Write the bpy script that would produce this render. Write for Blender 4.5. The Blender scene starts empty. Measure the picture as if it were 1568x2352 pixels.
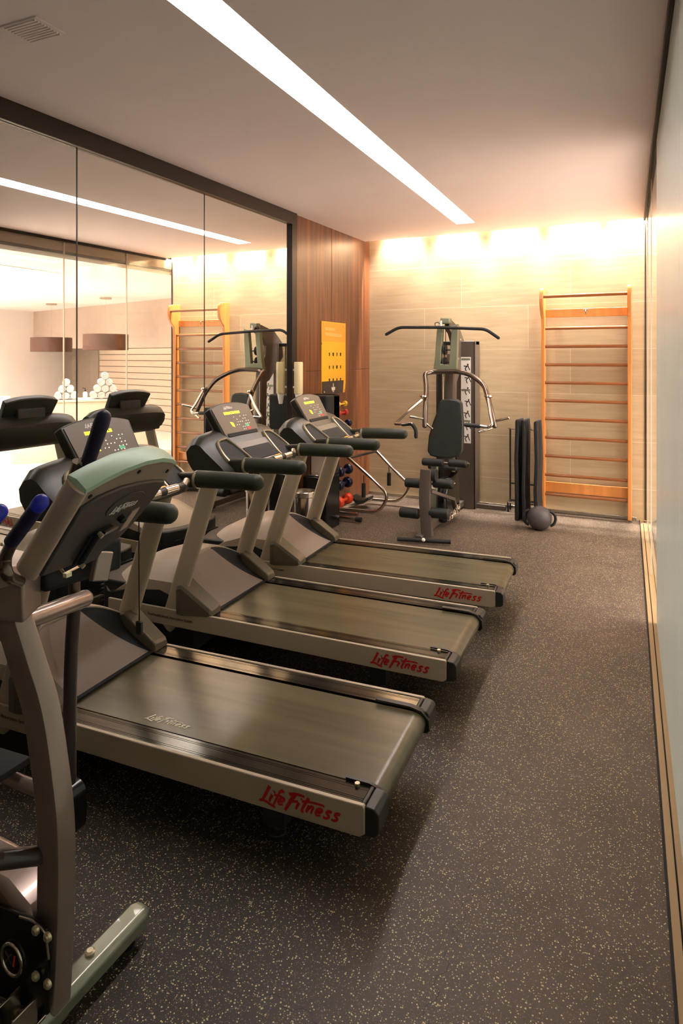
import bpy, bmesh, math, random
from mathutils import Vector, Matrix
random.seed(4)
S = bpy.context.scene
COL = S.collection
PI = math.pi
# Room axes: x runs from the mirror wall (-3.08) to the glass partition (~0), y runs down the room to the back wall (7.1), z up.

# ---------------------------------------------------------------- materials
def lin(c):
    return tuple(((x/255)/12.92 if x/255 <= .04045 else ((x/255+.055)/1.055)**2.4) for x in c) + (1,)

def new_mat(name):
    m = bpy.data.materials.new(name); m.use_nodes = True
    nt = m.node_tree; nt.nodes.clear()
    out = nt.nodes.new('ShaderNodeOutputMaterial')
    return m, nt, out

def node(nt, kind, **kw):
    n = nt.nodes.new(kind)
    for k, v in kw.items():
        if k.startswith('_'): setattr(n, k[1:], v)
        else: n.inputs[k.replace('__', ' ')].default_value = v
    return n

def pm(name, col, rough=.5, metal=0, var=.12, scale=8, bump=0, bscale=200, spec=.5, coat=0, stretch=(1,1,1), emit=0, ecol=None):
    m, nt, out = new_mat(name)
    b = node(nt, 'ShaderNodeBsdfPrincipled', Roughness=rough, Metallic=metal)
    b.inputs['Specular IOR Level'].default_value = spec
    b.inputs['Coat Weight'].default_value = coat
    tc = node(nt, 'ShaderNodeTexCoord'); mp = node(nt, 'ShaderNodeMapping'); mp.inputs['Scale'].default_value = stretch
    nt.links.new(tc.outputs['Object'], mp.inputs['Vector'])
    nz = node(nt, 'ShaderNodeTexNoise', Scale=scale, Detail=4)
    nt.links.new(mp.outputs[0], nz.inputs['Vector'])
    c = lin(col); r = node(nt, 'ShaderNodeValToRGB')
    r.color_ramp.elements[0].position = .3; r.color_ramp.elements[1].position = .7
    r.color_ramp.elements[0].color = tuple(x*(1-var) for x in c[:3])+(1,)
    r.color_ramp.elements[1].color = tuple(min(1, x*(1+var)) for x in c[:3])+(1,)
    nt.links.new(nz.outputs['Fac'], r.inputs[0]); nt.links.new(r.outputs[0], b.inputs['Base Color'])
    if bump:
        n2 = node(nt, 'ShaderNodeTexNoise', Scale=bscale, Detail=3); nt.links.new(mp.outputs[0], n2.inputs['Vector'])
        bp = node(nt, 'ShaderNodeBump', Strength=bump, Distance=.002)
        nt.links.new(n2.outputs['Fac'], bp.inputs['Height']); nt.links.new(bp.outputs[0], b.inputs['Normal'])
    if emit:
        b.inputs['Emission Color'].default_value = lin(ecol or col); b.inputs['Emission Strength'].default_value = emit
    nt.links.new(b.outputs[0], out.inputs[0])
    return m

def emis(name, col, st):
    m, nt, out = new_mat(name)
    e = node(nt, 'ShaderNodeEmission', Strength=st); e.inputs[0].default_value = lin(col)
    nt.links.new(e.outputs[0], out.inputs[0]); return m

M = {}
M['ceiling'] = pm('ceiling_paint', (242,226,224), .8, var=.02, scale=1.5)
M['lounge_paint'] = pm('lounge_paint', (238,228,222), .8, var=.02, scale=1.5)
M['silver'] = pm('silver_paint', (184,168,144), .4, .18, var=.05, scale=3)
M['silver_dark'] = pm('dark_silver_paint', (108,100,84), .42, .35, var=.06, scale=3)
M['cover'] = pm('cover_plastic', (178,162,142), .42, .1, var=.05, scale=3, bump=.1, bscale=400)
M['cover_in'] = pm('inner_cover_plastic', (146,130,120), .45, .0, var=.05, scale=3, bump=.1, bscale=400)
M['black'] = pm('black_plastic', (34,34,30), .45, var=.15, scale=6, bump=.1, bscale=500)
M['hood'] = pm('console_housing', (46,45,36), .36, var=.12, scale=4, bump=.12, bscale=500)
M['grip'] = pm('olive_black_grip', (44,47,32), .5, var=.12, scale=6, bump=.2, bscale=700)
M['matte'] = pm('matte_black', (18,18,18), .7, var=.2, scale=6, bump=.3, bscale=200)
M['gloss_black'] = pm('gloss_black', (16,16,16), .18, var=.2, scale=6)
M['panel'] = pm('console_face', (104,94,84), .35, var=.05, scale=5)
M['panel_t'] = pm('console_face_green', (86,84,74), .35, var=.05, scale=5)
M['trim'] = pm('console_trim', (176,164,138), .35, .5, var=.05, scale=5)
M['rail'] = pm('ribbed_foot_rail', (88,85,76), .16, .85, var=.18, scale=5, stretch=(.6,30,1))
M['chrome'] = pm('chrome', (215,208,198), .12, 1, var=.03)
M['steel'] = pm('brushed_steel', (185,178,165), .25, 1, var=.06, scale=12, stretch=(1,1,.1))
M['bolt'] = pm('zinc_bolt', (215,205,170), .3, .8, var=.05)
M['red'] = pm('red_lettering', (190,22,20), .4, var=.05)
M['ink'] = pm('dark_lettering', (38,32,26), .5, var=.05)
M['pale_ink'] = pm('pale_lettering', (222,212,186), .5, var=.05)
M['white_ink'] = pm('white_lettering', (225,222,215), .5, var=.03)
M['orange_wood'] = pm('varnished_beech', (208,136,70), .3, var=.16, scale=3, stretch=(6,6,.6), coat=.3)
M['rung'] = pm('varnished_rung', (142,86,44), .3, var=.16, scale=3, stretch=(.6,6,6), coat=.3)
M['ell'] = pm('bronze_grey_paint', (154,136,126), .26, .45, var=.06, scale=5, coat=.4)
M['ell_dark'] = pm('dark_bronze_paint', (72,62,60), .3, .35, var=.06, scale=5, coat=.4)
M['ell_back'] = pm('charcoal_plastic', (66,58,54), .5, var=.06, scale=5, bump=.1, bscale=500)
M['ell_silver'] = pm('console_silver', (200,178,160), .35, .4, var=.04, scale=3)
M['ell_green'] = pm('console_top_sage', (168,196,172), .42, .1, var=.04, scale=3)
M['ell_brown'] = pm('console_back_taupe', (150,132,118), .42, .1, var=.05, scale=3)
M['stab'] = pm('stabiliser_paint', (138,140,122), .26, .45, var=.06, scale=4, coat=.4)
M['blue'] = pm('blue_cap', (44,52,190), .35, var=.1, spec=.5)
M['blue_grip'] = pm('navy_black_grip', (28,22,58), .45, var=.2, scale=4, bump=.2, bscale=600)
M['gym_green'] = pm('grey_green_steel', (138,142,118), .38, .35, var=.06, scale=4)
M['gym_brown'] = pm('brown_grey_steel', (98,88,80), .35, .35, var=.07, scale=4)
M['gym_tube'] = pm('satin_dark_tube', (120,108,98), .22, .9, var=.08)
M['vinyl'] = pm('black_vinyl', (38,42,38), .42, var=.12, scale=6, bump=.15, bscale=250)
M['foam'] = pm('black_foam', (26,30,26), .55, var=.12, scale=6, bump=.3, bscale=350)
M['yellow'] = pm('poster_yellow', (244,178,40), .45, var=.03, scale=2)
M['orange'] = pm('poster_orange', (240,158,52), .45, var=.03, scale=2)
M['cream'] = pm('cream_plastic', (226,208,160), .45, var=.03)
M['db_yellow'] = pm('yellow_vinyl_weight', (206,160,44), .35, var=.08)
M['db_red'] = pm('red_vinyl_weight', (170,48,30), .35, var=.08)
M['db_navy'] = pm('navy_vinyl_weight', (22,22,44), .22, var=.1)
M['db_orange'] = pm('orange_red_vinyl_weight', (206,62,26), .35, var=.08)
M['towel'] = pm('white_terry', (244,240,236), .95, var=.04, scale=40, bump=.6, bscale=300)
M['counter'] = pm('cream_counter_stone', (222,202,178), .4, var=.05, scale=2)
M['desk'] = pm('white_desk', (240,228,212), .4, var=.03)
M['drum'] = pm('brown_drum_shade', (74,42,28), .5, var=.1, scale=20, stretch=(1,1,.2))
M['bulk'] = pm('taupe_bulkhead', (196,176,162), .7, var=.03)
M['grey_panel'] = pm('grey_lounge_panel', (150,134,120), .6, var=.05)
M['track_wood'] = pm('beige_floor_channel', (162,134,96), .4, var=.08, scale=5, stretch=(4,.4,1))
M['dark_frame'] = pm('dark_bronze_frame', (52,42,36), .35, .3, var=.08)
M['fascia'] = pm('tan_fascia', (150,122,92), .5, var=.05)
M['lfloor'] = pm('pale_lounge_floor', (222,208,196), .35, var=.04, scale=1)
M['ball'] = pm('grey_black_ball', (66,60,60), .5, var=.1, scale=5, bump=.3, bscale=300)
M['led'] = emis('amber_led', (255,214,30), 3.0)
M['led_w'] = emis('white_indicator', (230,225,200), .7)
M['btn_red'] = pm('red_button', (214,50,44), .4, emit=.3)
M['btn_green'] = pm('green_button', (80,150,110), .4, emit=.2)
M['strip'] = emis('ceiling_diffuser', (255,243,238), 7.5)
M['lstrip'] = emis('lounge_diffuser', (255,244,230), 6)
M['cup'] = pm('white_paper_cup', (236,232,220), .6, var=.02)
M['seal'] = pm('pale_seal', (206,194,176), .5, var=.02)
M['white'] = pm('white_plastic', (232,228,222), .4, var=.02)

# mirror: silvered glass, very slightly green
m, nt, out = new_mat('mirror_glass')
b = node(nt, 'ShaderNodeBsdfPrincipled', Roughness=.012, Metallic=1)
nz = node(nt, 'ShaderNodeTexNoise', Scale=1.5); r = node(nt, 'ShaderNodeValToRGB')
r.color_ramp.elements[0].color = (.83,.83,.79,1); r.color_ramp.elements[1].color = (.86,.86,.82,1)
nt.links.new(nz.outputs['Fac'], r.inputs[0]); nt.links.new(r.outputs[0], b.inputs['Base Color'])
nt.links.new(b.outputs[0], out.inputs[0]); M['mirror'] = m

def math_n(nt, op, a, b=None, c=None):
    n = nt.nodes.new('ShaderNodeMath'); n.operation = op
    for i, x in enumerate((a, b, c)):
        if x is None: continue
        if isinstance(x, (int, float)): n.inputs[i].default_value = x
        else: nt.links.new(x, n.inputs[i])
    return n.outputs[0]

# partition glass: clear pane with Fresnel reflection
def glass_mat(name, tint, rough=0.0, ior=1.45):
    m, nt, out = new_mat(name)
    t = node(nt, 'ShaderNodeBsdfTransparent'); t.inputs[0].default_value = tint
    g = node(nt, 'ShaderNodeBsdfGlossy', Roughness=rough)
    nz = node(nt, 'ShaderNodeTexNoise', Scale=2); r = node(nt, 'ShaderNodeValToRGB')
    r.color_ramp.elements[0].color = (.92,.95,.93,1); r.color_ramp.elements[1].color = (.97,.98,.97,1)
    nt.links.new(nz.outputs['Fac'], r.inputs[0]); nt.links.new(r.outputs[0], g.inputs['Color'])
    f = node(nt, 'ShaderNodeFresnel', IOR=ior); x = node(nt, 'ShaderNodeMixShader'); gg = node(nt, 'ShaderNodeNewGeometry')
    nt.links.new(math_n(nt, 'ADD', ior, math_n(nt, 'MULTIPLY', gg.outputs['Backfacing'], 1/ior-ior)), f.inputs[0])
    nt.links.new(f.outputs[0], x.inputs[0]); nt.links.new(t.outputs[0], x.inputs[1]); nt.links.new(g.outputs[0], x.inputs[2])
    nt.links.new(x.outputs[0], out.inputs[0]); return m
M['glass'] = glass_mat('partition_glass', (.95,.975,.96,1), .03)

def frost_mat():
    m, nt, out = new_mat('frosted_glass')
    d = node(nt, 'ShaderNodeBsdfDiffuse'); t = node(nt, 'ShaderNodeBsdfTranslucent'); g = node(nt, 'ShaderNodeBsdfGlossy', Roughness=.22)
    nz = node(nt, 'ShaderNodeTexNoise', Scale=1.2); r = node(nt, 'ShaderNodeValToRGB')
    r.color_ramp.elements[0].color = lin((222,234,230)); r.color_ramp.elements[1].color = lin((230,240,236))
    nt.links.new(nz.outputs['Fac'], r.inputs[0]); nt.links.new(r.outputs[0], d.inputs[0]); nt.links.new(r.outputs[0], t.inputs[0])
    a = node(nt, 'ShaderNodeMixShader'); a.inputs[0].default_value = .28; nt.links.new(d.outputs[0], a.inputs[1]); nt.links.new(t.outputs[0], a.inputs[2])
    f = node(nt, 'ShaderNodeLayerWeight', Blend=.25); x = node(nt, 'ShaderNodeMixShader')
    nt.links.new(math_n(nt, 'MULTIPLY', f.outputs['Fresnel'], .6), x.inputs[0]); nt.links.new(a.outputs[0], x.inputs[1]); nt.links.new(g.outputs[0], x.inputs[2])
    nt.links.new(x.outputs[0], out.inputs[0]); return m
M['frost'] = frost_mat()
M['bottle'] = glass_mat('clear_bottle', (.72,.74,.70,1), .05)

# speckled rubber tile floor with puzzle seams
def floor_mat():
    m, nt, out = new_mat('speckled_rubber')
    b = node(nt, 'ShaderNodeBsdfPrincipled', Roughness=.5)
    b.inputs['Specular IOR Level'].default_value = .4
    g = node(nt, 'ShaderNodeNewGeometry'); sx = node(nt, 'ShaderNodeSeparateXYZ')
    nt.links.new(g.outputs['Position'], sx.inputs[0]); X, Y = sx.outputs[0], sx.outputs[1]
    big = node(nt, 'ShaderNodeTexNoise', Scale=1.6, Detail=5); nt.links.new(g.outputs['Position'], big.inputs['Vector'])
    base = node(nt, 'ShaderNodeValToRGB')
    base.color_ramp.elements[0].position = .3; base.color_ramp.elements[1].position = .72
    base.color_ramp.elements[0].color = lin((36,30,25)); base.color_ramp.elements[1].color = lin((52,44,38))
    nt.links.new(big.outputs['Fac'], base.inputs[0])
    col = base.outputs[0]
    # dusty blotches; brighter light painted into the aisle and far floor
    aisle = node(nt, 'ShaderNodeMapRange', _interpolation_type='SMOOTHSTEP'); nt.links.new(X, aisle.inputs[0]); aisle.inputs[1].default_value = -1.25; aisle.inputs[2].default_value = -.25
    far_light = node(nt, 'ShaderNodeMapRange', _interpolation_type='SMOOTHSTEP'); nt.links.new(Y, far_light.inputs[0]); far_light.inputs[1].default_value = 4.4; far_light.inputs[2].default_value = 6.2
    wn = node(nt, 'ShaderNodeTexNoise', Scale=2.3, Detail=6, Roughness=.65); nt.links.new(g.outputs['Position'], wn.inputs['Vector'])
    wear_light = math_n(nt, 'MULTIPLY', math_n(nt, 'MAXIMUM', aisle.outputs[0], far_light.outputs[0]), math_n(nt, 'MULTIPLY', wn.outputs['Fac'], 1.15))
    dm = node(nt, 'ShaderNodeMix', _data_type='RGBA'); nt.links.new(wear_light, dm.inputs['Factor']); nt.links.new(col, dm.inputs[6]); dm.inputs[7].default_value = lin((104,88,78)); col = dm.outputs[2]
    for sc, th, c, seed in ((170, .42, (214,200,150), 0), (115, .32, (200,186,142), 3.3), (260, .5, (122,104,82), 7.7)):
        mp = node(nt, 'ShaderNodeMapping'); mp.inputs['Location'].default_value = (seed, seed*2, 0)
        nt.links.new(g.outputs['Position'], mp.inputs['Vector'])
        vo = node(nt, 'ShaderNodeTexVoronoi', Scale=sc); nt.links.new(mp.outputs[0], vo.inputs['Vector'])
        sep = node(nt, 'ShaderNodeSeparateColor'); nt.links.new(vo.outputs['Color'], sep.inputs[0])
        pick = math_n(nt, 'LESS_THAN', sep.outputs[0], .50)
        size = math_n(nt, 'MULTIPLY', sep.outputs[1], th)
        near = math_n(nt, 'LESS_THAN', vo.outputs['Distance'], size)
        f = math_n(nt, 'MULTIPLY', pick, near)
        mx = node(nt, 'ShaderNodeMix', _data_type='RGBA'); nt.links.new(f, mx.inputs['Factor'])
        nt.links.new(col, mx.inputs[6]); mx.inputs[7].default_value = lin(c); col = mx.outputs[2]
    # puzzle seams
    def seam(A, B, off, pitch):
        w = math_n(nt, 'SINE', math_n(nt, 'MULTIPLY', B, 2*PI/.085))
        w2 = math_n(nt, 'MULTIPLY', math_n(nt, 'SINE', math_n(nt, 'MULTIPLY', B, 4*PI/.085)), .25)
        w = math_n(nt, 'MULTIPLY', math_n(nt, 'ADD', w, w2), 2.2)
        w = math_n(nt, 'MULTIPLY', math_n(nt, 'MINIMUM', math_n(nt, 'MAXIMUM', w, -1), 1), .009)
        a = math_n(nt, 'ADD', A, w)
        a = math_n(nt, 'WRAP', math_n(nt, 'SUBTRACT', a, off), -pitch/2, pitch/2)
        return math_n(nt, 'LESS_THAN', math_n(nt, 'ABSOLUTE', a), .0013)
    s = math_n(nt, 'MAXIMUM', seam(X, Y, -.513, 1.0), seam(Y, X, 2.46, 1.05))
    pn = node(nt, 'ShaderNodeTexNoise', Scale=7); nt.links.new(g.outputs['Position'], pn.inputs['Vector'])
    s = math_n(nt, 'MULTIPLY', s, math_n(nt, 'MULTIPLY', math_n(nt, 'GREATER_THAN', pn.outputs['Fac'], .42), .8))
    mx = node(nt, 'ShaderNodeMix', _data_type='RGBA'); nt.links.new(s, mx.inputs['Factor'])
    nt.links.new(col, mx.inputs[6]); mx.inputs[7].default_value = lin((22,18,16))
    nt.links.new(mx.outputs[2], b.inputs['Base Color'])
    nz = node(nt, 'ShaderNodeTexNoise', Scale=260, Detail=3); nt.links.new(g.outputs['Position'], nz.inputs['Vector'])
    bp = node(nt, 'ShaderNodeBump', Strength=.35, Distance=.002); nt.links.new(nz.outputs['Fac'], bp.inputs['Height'])
    nt.links.new(bp.outputs[0], b.inputs['Normal'])
    nt.links.new(b.outputs[0], out.inputs[0]); return m
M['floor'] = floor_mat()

# stone cladding: long grained slabs with thin pale joints
def stone_mat():
    m, nt, out = new_mat('travertine_cladding')
    b = node(nt, 'ShaderNodeBsdfPrincipled', Roughness=.5)
    g = node(nt, 'ShaderNodeNewGeometry'); sx = node(nt, 'ShaderNodeSeparateXYZ'); nt.links.new(g.outputs['Position'], sx.inputs[0])
    cx = node(nt, 'ShaderNodeCombineXYZ'); nt.links.new(math_n(nt, 'ADD', sx.outputs[0], sx.outputs[1]), cx.inputs[0]); nt.links.new(sx.outputs[2], cx.inputs[1])
    off = node(nt, 'ShaderNodeMapping'); off.inputs['Location'].default_value = (.62, .155, 0); nt.links.new(cx.outputs[0], off.inputs['Vector'])
    br = node(nt, 'ShaderNodeTexBrick', Scale=1.0); br.offset = .37
    br.inputs['Mortar Size'].default_value = .0028; br.inputs['Brick Width'].default_value = 1.15; br.inputs['Row Height'].default_value = .465
    br.inputs['Mortar Smooth'].default_value = .3
    br.inputs['Color1'].default_value = lin((188,168,134)); br.inputs['Color2'].default_value = lin((180,158,124)); br.inputs['Mortar'].default_value = lin((214,196,164))
    nt.links.new(off.outputs[0], br.inputs['Vector'])
    mp = node(nt, 'ShaderNodeMapping'); mp.inputs['Scale'].default_value = (.7, 9, 1); nt.links.new(cx.outputs[0], mp.inputs['Vector'])
    n1 = node(nt, 'ShaderNodeTexNoise', Scale=3, Detail=8, Roughness=.62, Distortion=.6); nt.links.new(mp.outputs[0], n1.inputs['Vector'])
    r = node(nt, 'ShaderNodeValToRGB'); r.color_ramp.elements[0].position = .32; r.color_ramp.elements[1].position = .66
    r.color_ramp.elements[0].color = (.84,.82,.79,1); r.color_ramp.elements[1].color = (1,1,1,1)
    nt.links.new(n1.outputs['Fac'], r.inputs[0])
    mx = node(nt, 'ShaderNodeMix', _data_type='RGBA', _blend_type='MULTIPLY', Factor=1.0)
    nt.links.new(br.outputs['Color'], mx.inputs[6]); nt.links.new(r.outputs[0], mx.inputs[7])
    nt.links.new(mx.outputs[2], b.inputs['Base Color']); nt.links.new(b.outputs[0], out.inputs[0]); return m
M['stone'] = stone_mat()

def wood_mat():
    m, nt, out = new_mat('walnut_veneer')
    b = node(nt, 'ShaderNodeBsdfPrincipled', Roughness=.3); b.inputs['Coat Weight'].default_value = .3; b.inputs['Coat Roughness'].default_value = .25
    g = node(nt, 'ShaderNodeNewGeometry'); mp = node(nt, 'ShaderNodeMapping'); mp.inputs['Scale'].default_value = (14, 14, .55)
    nt.links.new(g.outputs['Position'], mp.inputs['Vector'])
    n1 = node(nt, 'ShaderNodeTexNoise', Scale=1.6, Detail=9, Roughness=.6, Distortion=.4); nt.links.new(mp.outputs[0], n1.inputs['Vector'])
    r = node(nt, 'ShaderNodeValToRGB'); e = r.color_ramp.elements
    e[0].position = .3; e[0].color = lin((70,38,22)); e[1].position = .72; e[1].color = lin((146,88,50))
    k = e.new(.5); k.color = lin((106,62,36))
    nt.links.new(n1.outputs['Fac'], r.inputs[0]); nt.links.new(r.outputs[0], b.inputs['Base Color']); nt.links.new(b.outputs[0], out.inputs[0]); return m
M['walnut'] = wood_mat()

def slat_mat():
    m, nt, out = new_mat('slatted_timber')
    b = node(nt, 'ShaderNodeBsdfPrincipled', Roughness=.5)
    g = node(nt, 'ShaderNodeNewGeometry'); mp = node(nt, 'ShaderNodeMapping'); mp.inputs['Scale'].default_value = (.6,.6,8)
    nt.links.new(g.outputs['Position'], mp.inputs['Vector'])
    n1 = node(nt, 'ShaderNodeTexNoise', Scale=3, Detail=6); nt.links.new(mp.outputs[0], n1.inputs['Vector'])
    r = node(nt, 'ShaderNodeValToRGB'); r.color_ramp.elements[0].color = lin((190,168,148)); r.color_ramp.elements[1].color = lin((206,186,166))
    nt.links.new(n1.outputs['Fac'], r.inputs[0]); nt.links.new(r.outputs[0], b.inputs['Base Color']); nt.links.new(b.outputs[0], out.inputs[0]); return m
M['slat'] = slat_mat()

def belt_mat():
    m, nt, out = new_mat('running_belt')
    b = node(nt, 'ShaderNodeBsdfPrincipled', Roughness=.3, Metallic=0); b.inputs['Specular IOR Level'].default_value = .5
    tc = node(nt, 'ShaderNodeTexCoord'); mp = node(nt, 'ShaderNodeMapping'); mp.inputs['Scale'].default_value = (.5, 9, 1)
    nt.links.new(tc.outputs['Object'], mp.inputs['Vector'])
    n1 = node(nt, 'ShaderNodeTexNoise', Scale=2.2, Detail=3, Roughness=.5); nt.links.new(mp.outputs[0], n1.inputs['Vector'])
    r = node(nt, 'ShaderNodeValToRGB'); r.color_ramp.elements[0].position = .3; r.color_ramp.elements[1].position = .7
    r.color_ramp.elements[0].color = lin((86,79,58)); r.color_ramp.elements[1].color = lin((97,90,66))
    nt.links.new(n1.outputs['Fac'], r.inputs[0]); nt.links.new(r.outputs[0], b.inputs['Base Color'])
    n3 = node(nt, 'ShaderNodeTexNoise', Scale=1.0, Detail=1); nt.links.new(mp.outputs[0], n3.inputs['Vector'])
    nt.links.new(math_n(nt, 'MULTIPLY_ADD', n3.outputs['Fac'], .10, .20), b.inputs['Roughness'])
    n2 = node(nt, 'ShaderNodeTexNoise', Scale=500, Detail=2); nt.links.new(tc.outputs['Object'], n2.inputs['Vector'])
    bp = node(nt, 'ShaderNodeBump', Strength=.12, Distance=.001); nt.links.new(n2.outputs['Fac'], bp.inputs['Height']); nt.links.new(bp.outputs[0], b.inputs['Normal'])
    nt.links.new(b.outputs[0], out.inputs[0]); return m
M['belt'] = belt_mat()

# ---------------------------------------------------------------- mesh helpers
ORG = {}
def V(*a): return Vector(a)
def cm(pts, n=6):
    """Catmull-Rom through the points."""
    P = [Vector(p) for p in pts]; P = [P[0]*2-P[1]]+P+[P[-1]*2-P[-2]]; out = []
    for i in range(1, len(P)-2):
        for k in range(n):
            t = k/n; a, b, c, d = P[i-1], P[i], P[i+1], P[i+2]
            out.append(.5*((2*b)+(c-a)*t+(2*a-5*b+4*c-d)*t*t+(3*b-a-3*c+d)*t**3))
    out.append(P[-2]); return out
def fil(pts, r, n=5):
    """polyline with rounded corners"""
    P = [Vector(p) for p in pts]; out = [P[0]]
    for i in range(1, len(P)-1):
        a, b, c = P[i-1], P[i], P[i+1]; d1 = (a-b); d2 = (c-b); rr = min(r, d1.length*.45, d2.length*.45)
        p, q = b+d1.normalized()*rr, b+d2.normalized()*rr
        for k in range(n+1):
            t = k/n; out.append(p*(1-t)**2+b*2*t*(1-t)+q*t*t)
    out.append(P[-1]); return out

class MB:
    def __init__(s): s.v = []; s.f = []
    def add(s, vs, fs):
        o = len(s.v); s.v += [Vector(v) for v in vs]; s.f += [tuple(i+o for i in f) for f in fs]; return s
    def box(s, x0, x1, y0, y1, z0, z1):
        return s.add([(x0,y0,z0),(x1,y0,z0),(x1,y1,z0),(x0,y1,z0),(x0,y0,z1),(x1,y0,z1),(x1,y1,z1),(x0,y1,z1)],
                     [(0,3,2,1),(4,5,6,7),(0,1,5,4),(1,2,6,5),(2,3,7,6),(3,0,4,7)])
    def obox(s, c, size, mat):
        h = [x/2 for x in size]; b = MB().box(-h[0],h[0],-h[1],h[1],-h[2],h[2])
        return s.add([mat @ v + Vector(c) for v in b.v], b.f)
    def prism(s, poly, f0, f1):
        """closed polygon mapped by two functions to 3-D end faces"""
        n = len(poly); a = [Vector(f0(*p)) for p in poly]; b = [Vector(f1(*p)) for p in poly]
        fs = [tuple(range(n))[::-1], tuple(range(n, 2*n))]+[(i, (i+1) % n, (i+1) % n+n, i+n) for i in range(n)]
        return s.add(a+b, fs)
    def py(s, poly, y0, y1): return s.prism(poly, lambda x, z: (x, y0, z), lambda x, z: (x, y1, z))
    def px(s, poly, x0, x1): return s.prism(poly, lambda y, z: (x0, y, z), lambda y, z: (x1, y, z))
    def pz(s, poly, z0, z1): return s.prism(poly, lambda x, y: (x, y, z0), lambda x, y: (x, y, z1))
    def rings(s, R, caps=True, closed=False):
        n = len(R[0]); vs = [v for r in R for v in r]; fs = []
        m = len(R)
        for i in range(m if closed else m-1):
            j = (i+1) % m
            for k in range(n): fs.append((i*n+k, i*n+(k+1) % n, j*n+(k+1) % n, j*n+k))
        if caps and not closed: fs += [tuple(range(n))[::-1], tuple(range((m-1)*n, m*n))]
        return s.add(vs, fs)
    def tube(s, path, r, n=14, round_=False, flat=None, closed=False, up=None):
        P = [Vector(p) for p in path]; R = r if isinstance(r, (list, tuple)) else [r]*len(P)
        R = list(R)
        if round_:
            k = 4; d0 = (P[0]-P[1]).normalized(); d1 = (P[-1]-P[-2]).normalized(); r0, r1 = R[0], R[-1]
            pre = [P[0]+d0*r0*math.sin(a)*1.0 for a in [PI/2*(1-i/k) for i in range(k)]]; pr = [max(r0*math.cos(PI/2*(1-i/k)), r0*.08) for i in range(k)]
            post = [P[-1]+d1*r1*math.sin(PI/2*(i+1)/k) for i in range(k)]; po = [max(r1*math.cos(PI/2*(i+1)/k), r1*.08) for i in range(k)]
            P = pre+P+post; R = pr+R+po
        T = []
        for i in range(len(P)):
            if closed: t = P[(i+1) % len(P)]-P[i-1]
            else: t = P[min(i+1, len(P)-1)]-P[max(i-1, 0)]
            T.append(t.normalized())
        u = Vector(up) if up else (Vector((0,0,1)) if abs(T[0].z) < .9 else Vector((1,0,0)))
        u = (u-T[0]*u.dot(T[0])).normalized(); rg = []
        for i, p in enumerate(P):
            u = (u-T[i]*u.dot(T[i])).normalized(); w = T[i].cross(u)
            fl = flat if flat else 1
            rg.append([p+u*math.cos(a)*R[i]+w*math.sin(a)*R[i]*fl for a in [2*PI*k/n for k in range(n)]])
        return s.rings(rg, closed=closed)
    def sweep(s, path, prof, up=(0,1,0)):
        """rectangular / any 2-D profile swept along a path; profile coords are (along up, along cross)"""
        P = [Vector(p) for p in path]; rg = []; U = Vector(up)
        for i, p in enumerate(P):
            t = (P[min(i+1, len(P)-1)]-P[max(i-1, 0)]).normalized(); u = (U-t*U.dot(t)).normalized(); w = t.cross(u)
            rg.append([p+u*a+w*b for a, b in prof])
        return s.rings(rg)
    def lathe(s, prof, c, n=24, axis=(0,0,1)):
        A = Vector(axis).normalized(); q = Vector((0,0,1)).rotation_difference(A).to_matrix(); C = Vector(c)
        return s.rings([[C+q @ Vector((r*math.cos(2*PI*k/n), r*math.sin(2*PI*k/n), z)) for k in range(n)] for r, z in prof])
    def disc(s, c, r, h, axis, n=20): return s.lathe([(r,0),(r,h)], c, n, axis)
    def sphere(s, c, r, sc=(1,1,1), n=20, m=12):
        C = Vector(c); R = []
        for i in range(m+1):
            a = PI*i/m; rr = max(math.sin(a), .02)*r
            R.append([C+Vector((rr*math.cos(2*PI*k/n)*sc[0], rr*math.sin(2*PI*k/n)*sc[1], -r*math.cos(a)*sc[2])) for k in range(n)])
        return s.rings(R)
    def build(s, name, mat, parent=None, bevel=0, smooth=True, seg=2, world=True, keep=False, sub=0):
        me = bpy.data.meshes.new(name)
        vs = s.v; off = Vector((0,0,0)); loc = None
        if parent is not None and world:
            q = parent
            while q is not None and q.name not in ORG: q = q.parent
            if q is not None: off = ORG[q.name]
        elif parent is None and not keep:
            xs = [v.x for v in vs]; ys = [v.y for v in vs]; zs = [v.z for v in vs]
            off = Vector(((min(xs)+max(xs))/2, (min(ys)+max(ys))/2, min(zs))); loc = off
        me.from_pydata([tuple(v-off) for v in vs], [], s.f); me.validate()
        bm = bmesh.new(); bm.from_mesh(me); bmesh.ops.recalc_face_normals(bm, faces=bm.faces)
        for f in bm.faces: f.smooth = smooth
        for e in bm.edges:
            if len(e.link_faces) == 2 and e.calc_face_angle(0) > math.radians(38): e.smooth = False
        bm.to_mesh(me); bm.free()
        me.materials.append(M[mat] if isinstance(mat, str) else mat)
        o = bpy.data.objects.new(name, me); COL.objects.link(o)
        if parent is not None: o.parent = parent
        elif loc is not None: o.location = loc
        if bevel:
            b = o.modifiers.new('bevel', 'BEVEL'); b.width = bevel; b.segments = seg; b.limit_method = 'ANGLE'; b.angle_limit = math.radians(38); b.harden_normals = False
        if sub:
            q = o.modifiers.new('sub', 'SUBSURF'); q.levels = sub; q.render_levels = sub
        return o

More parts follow.
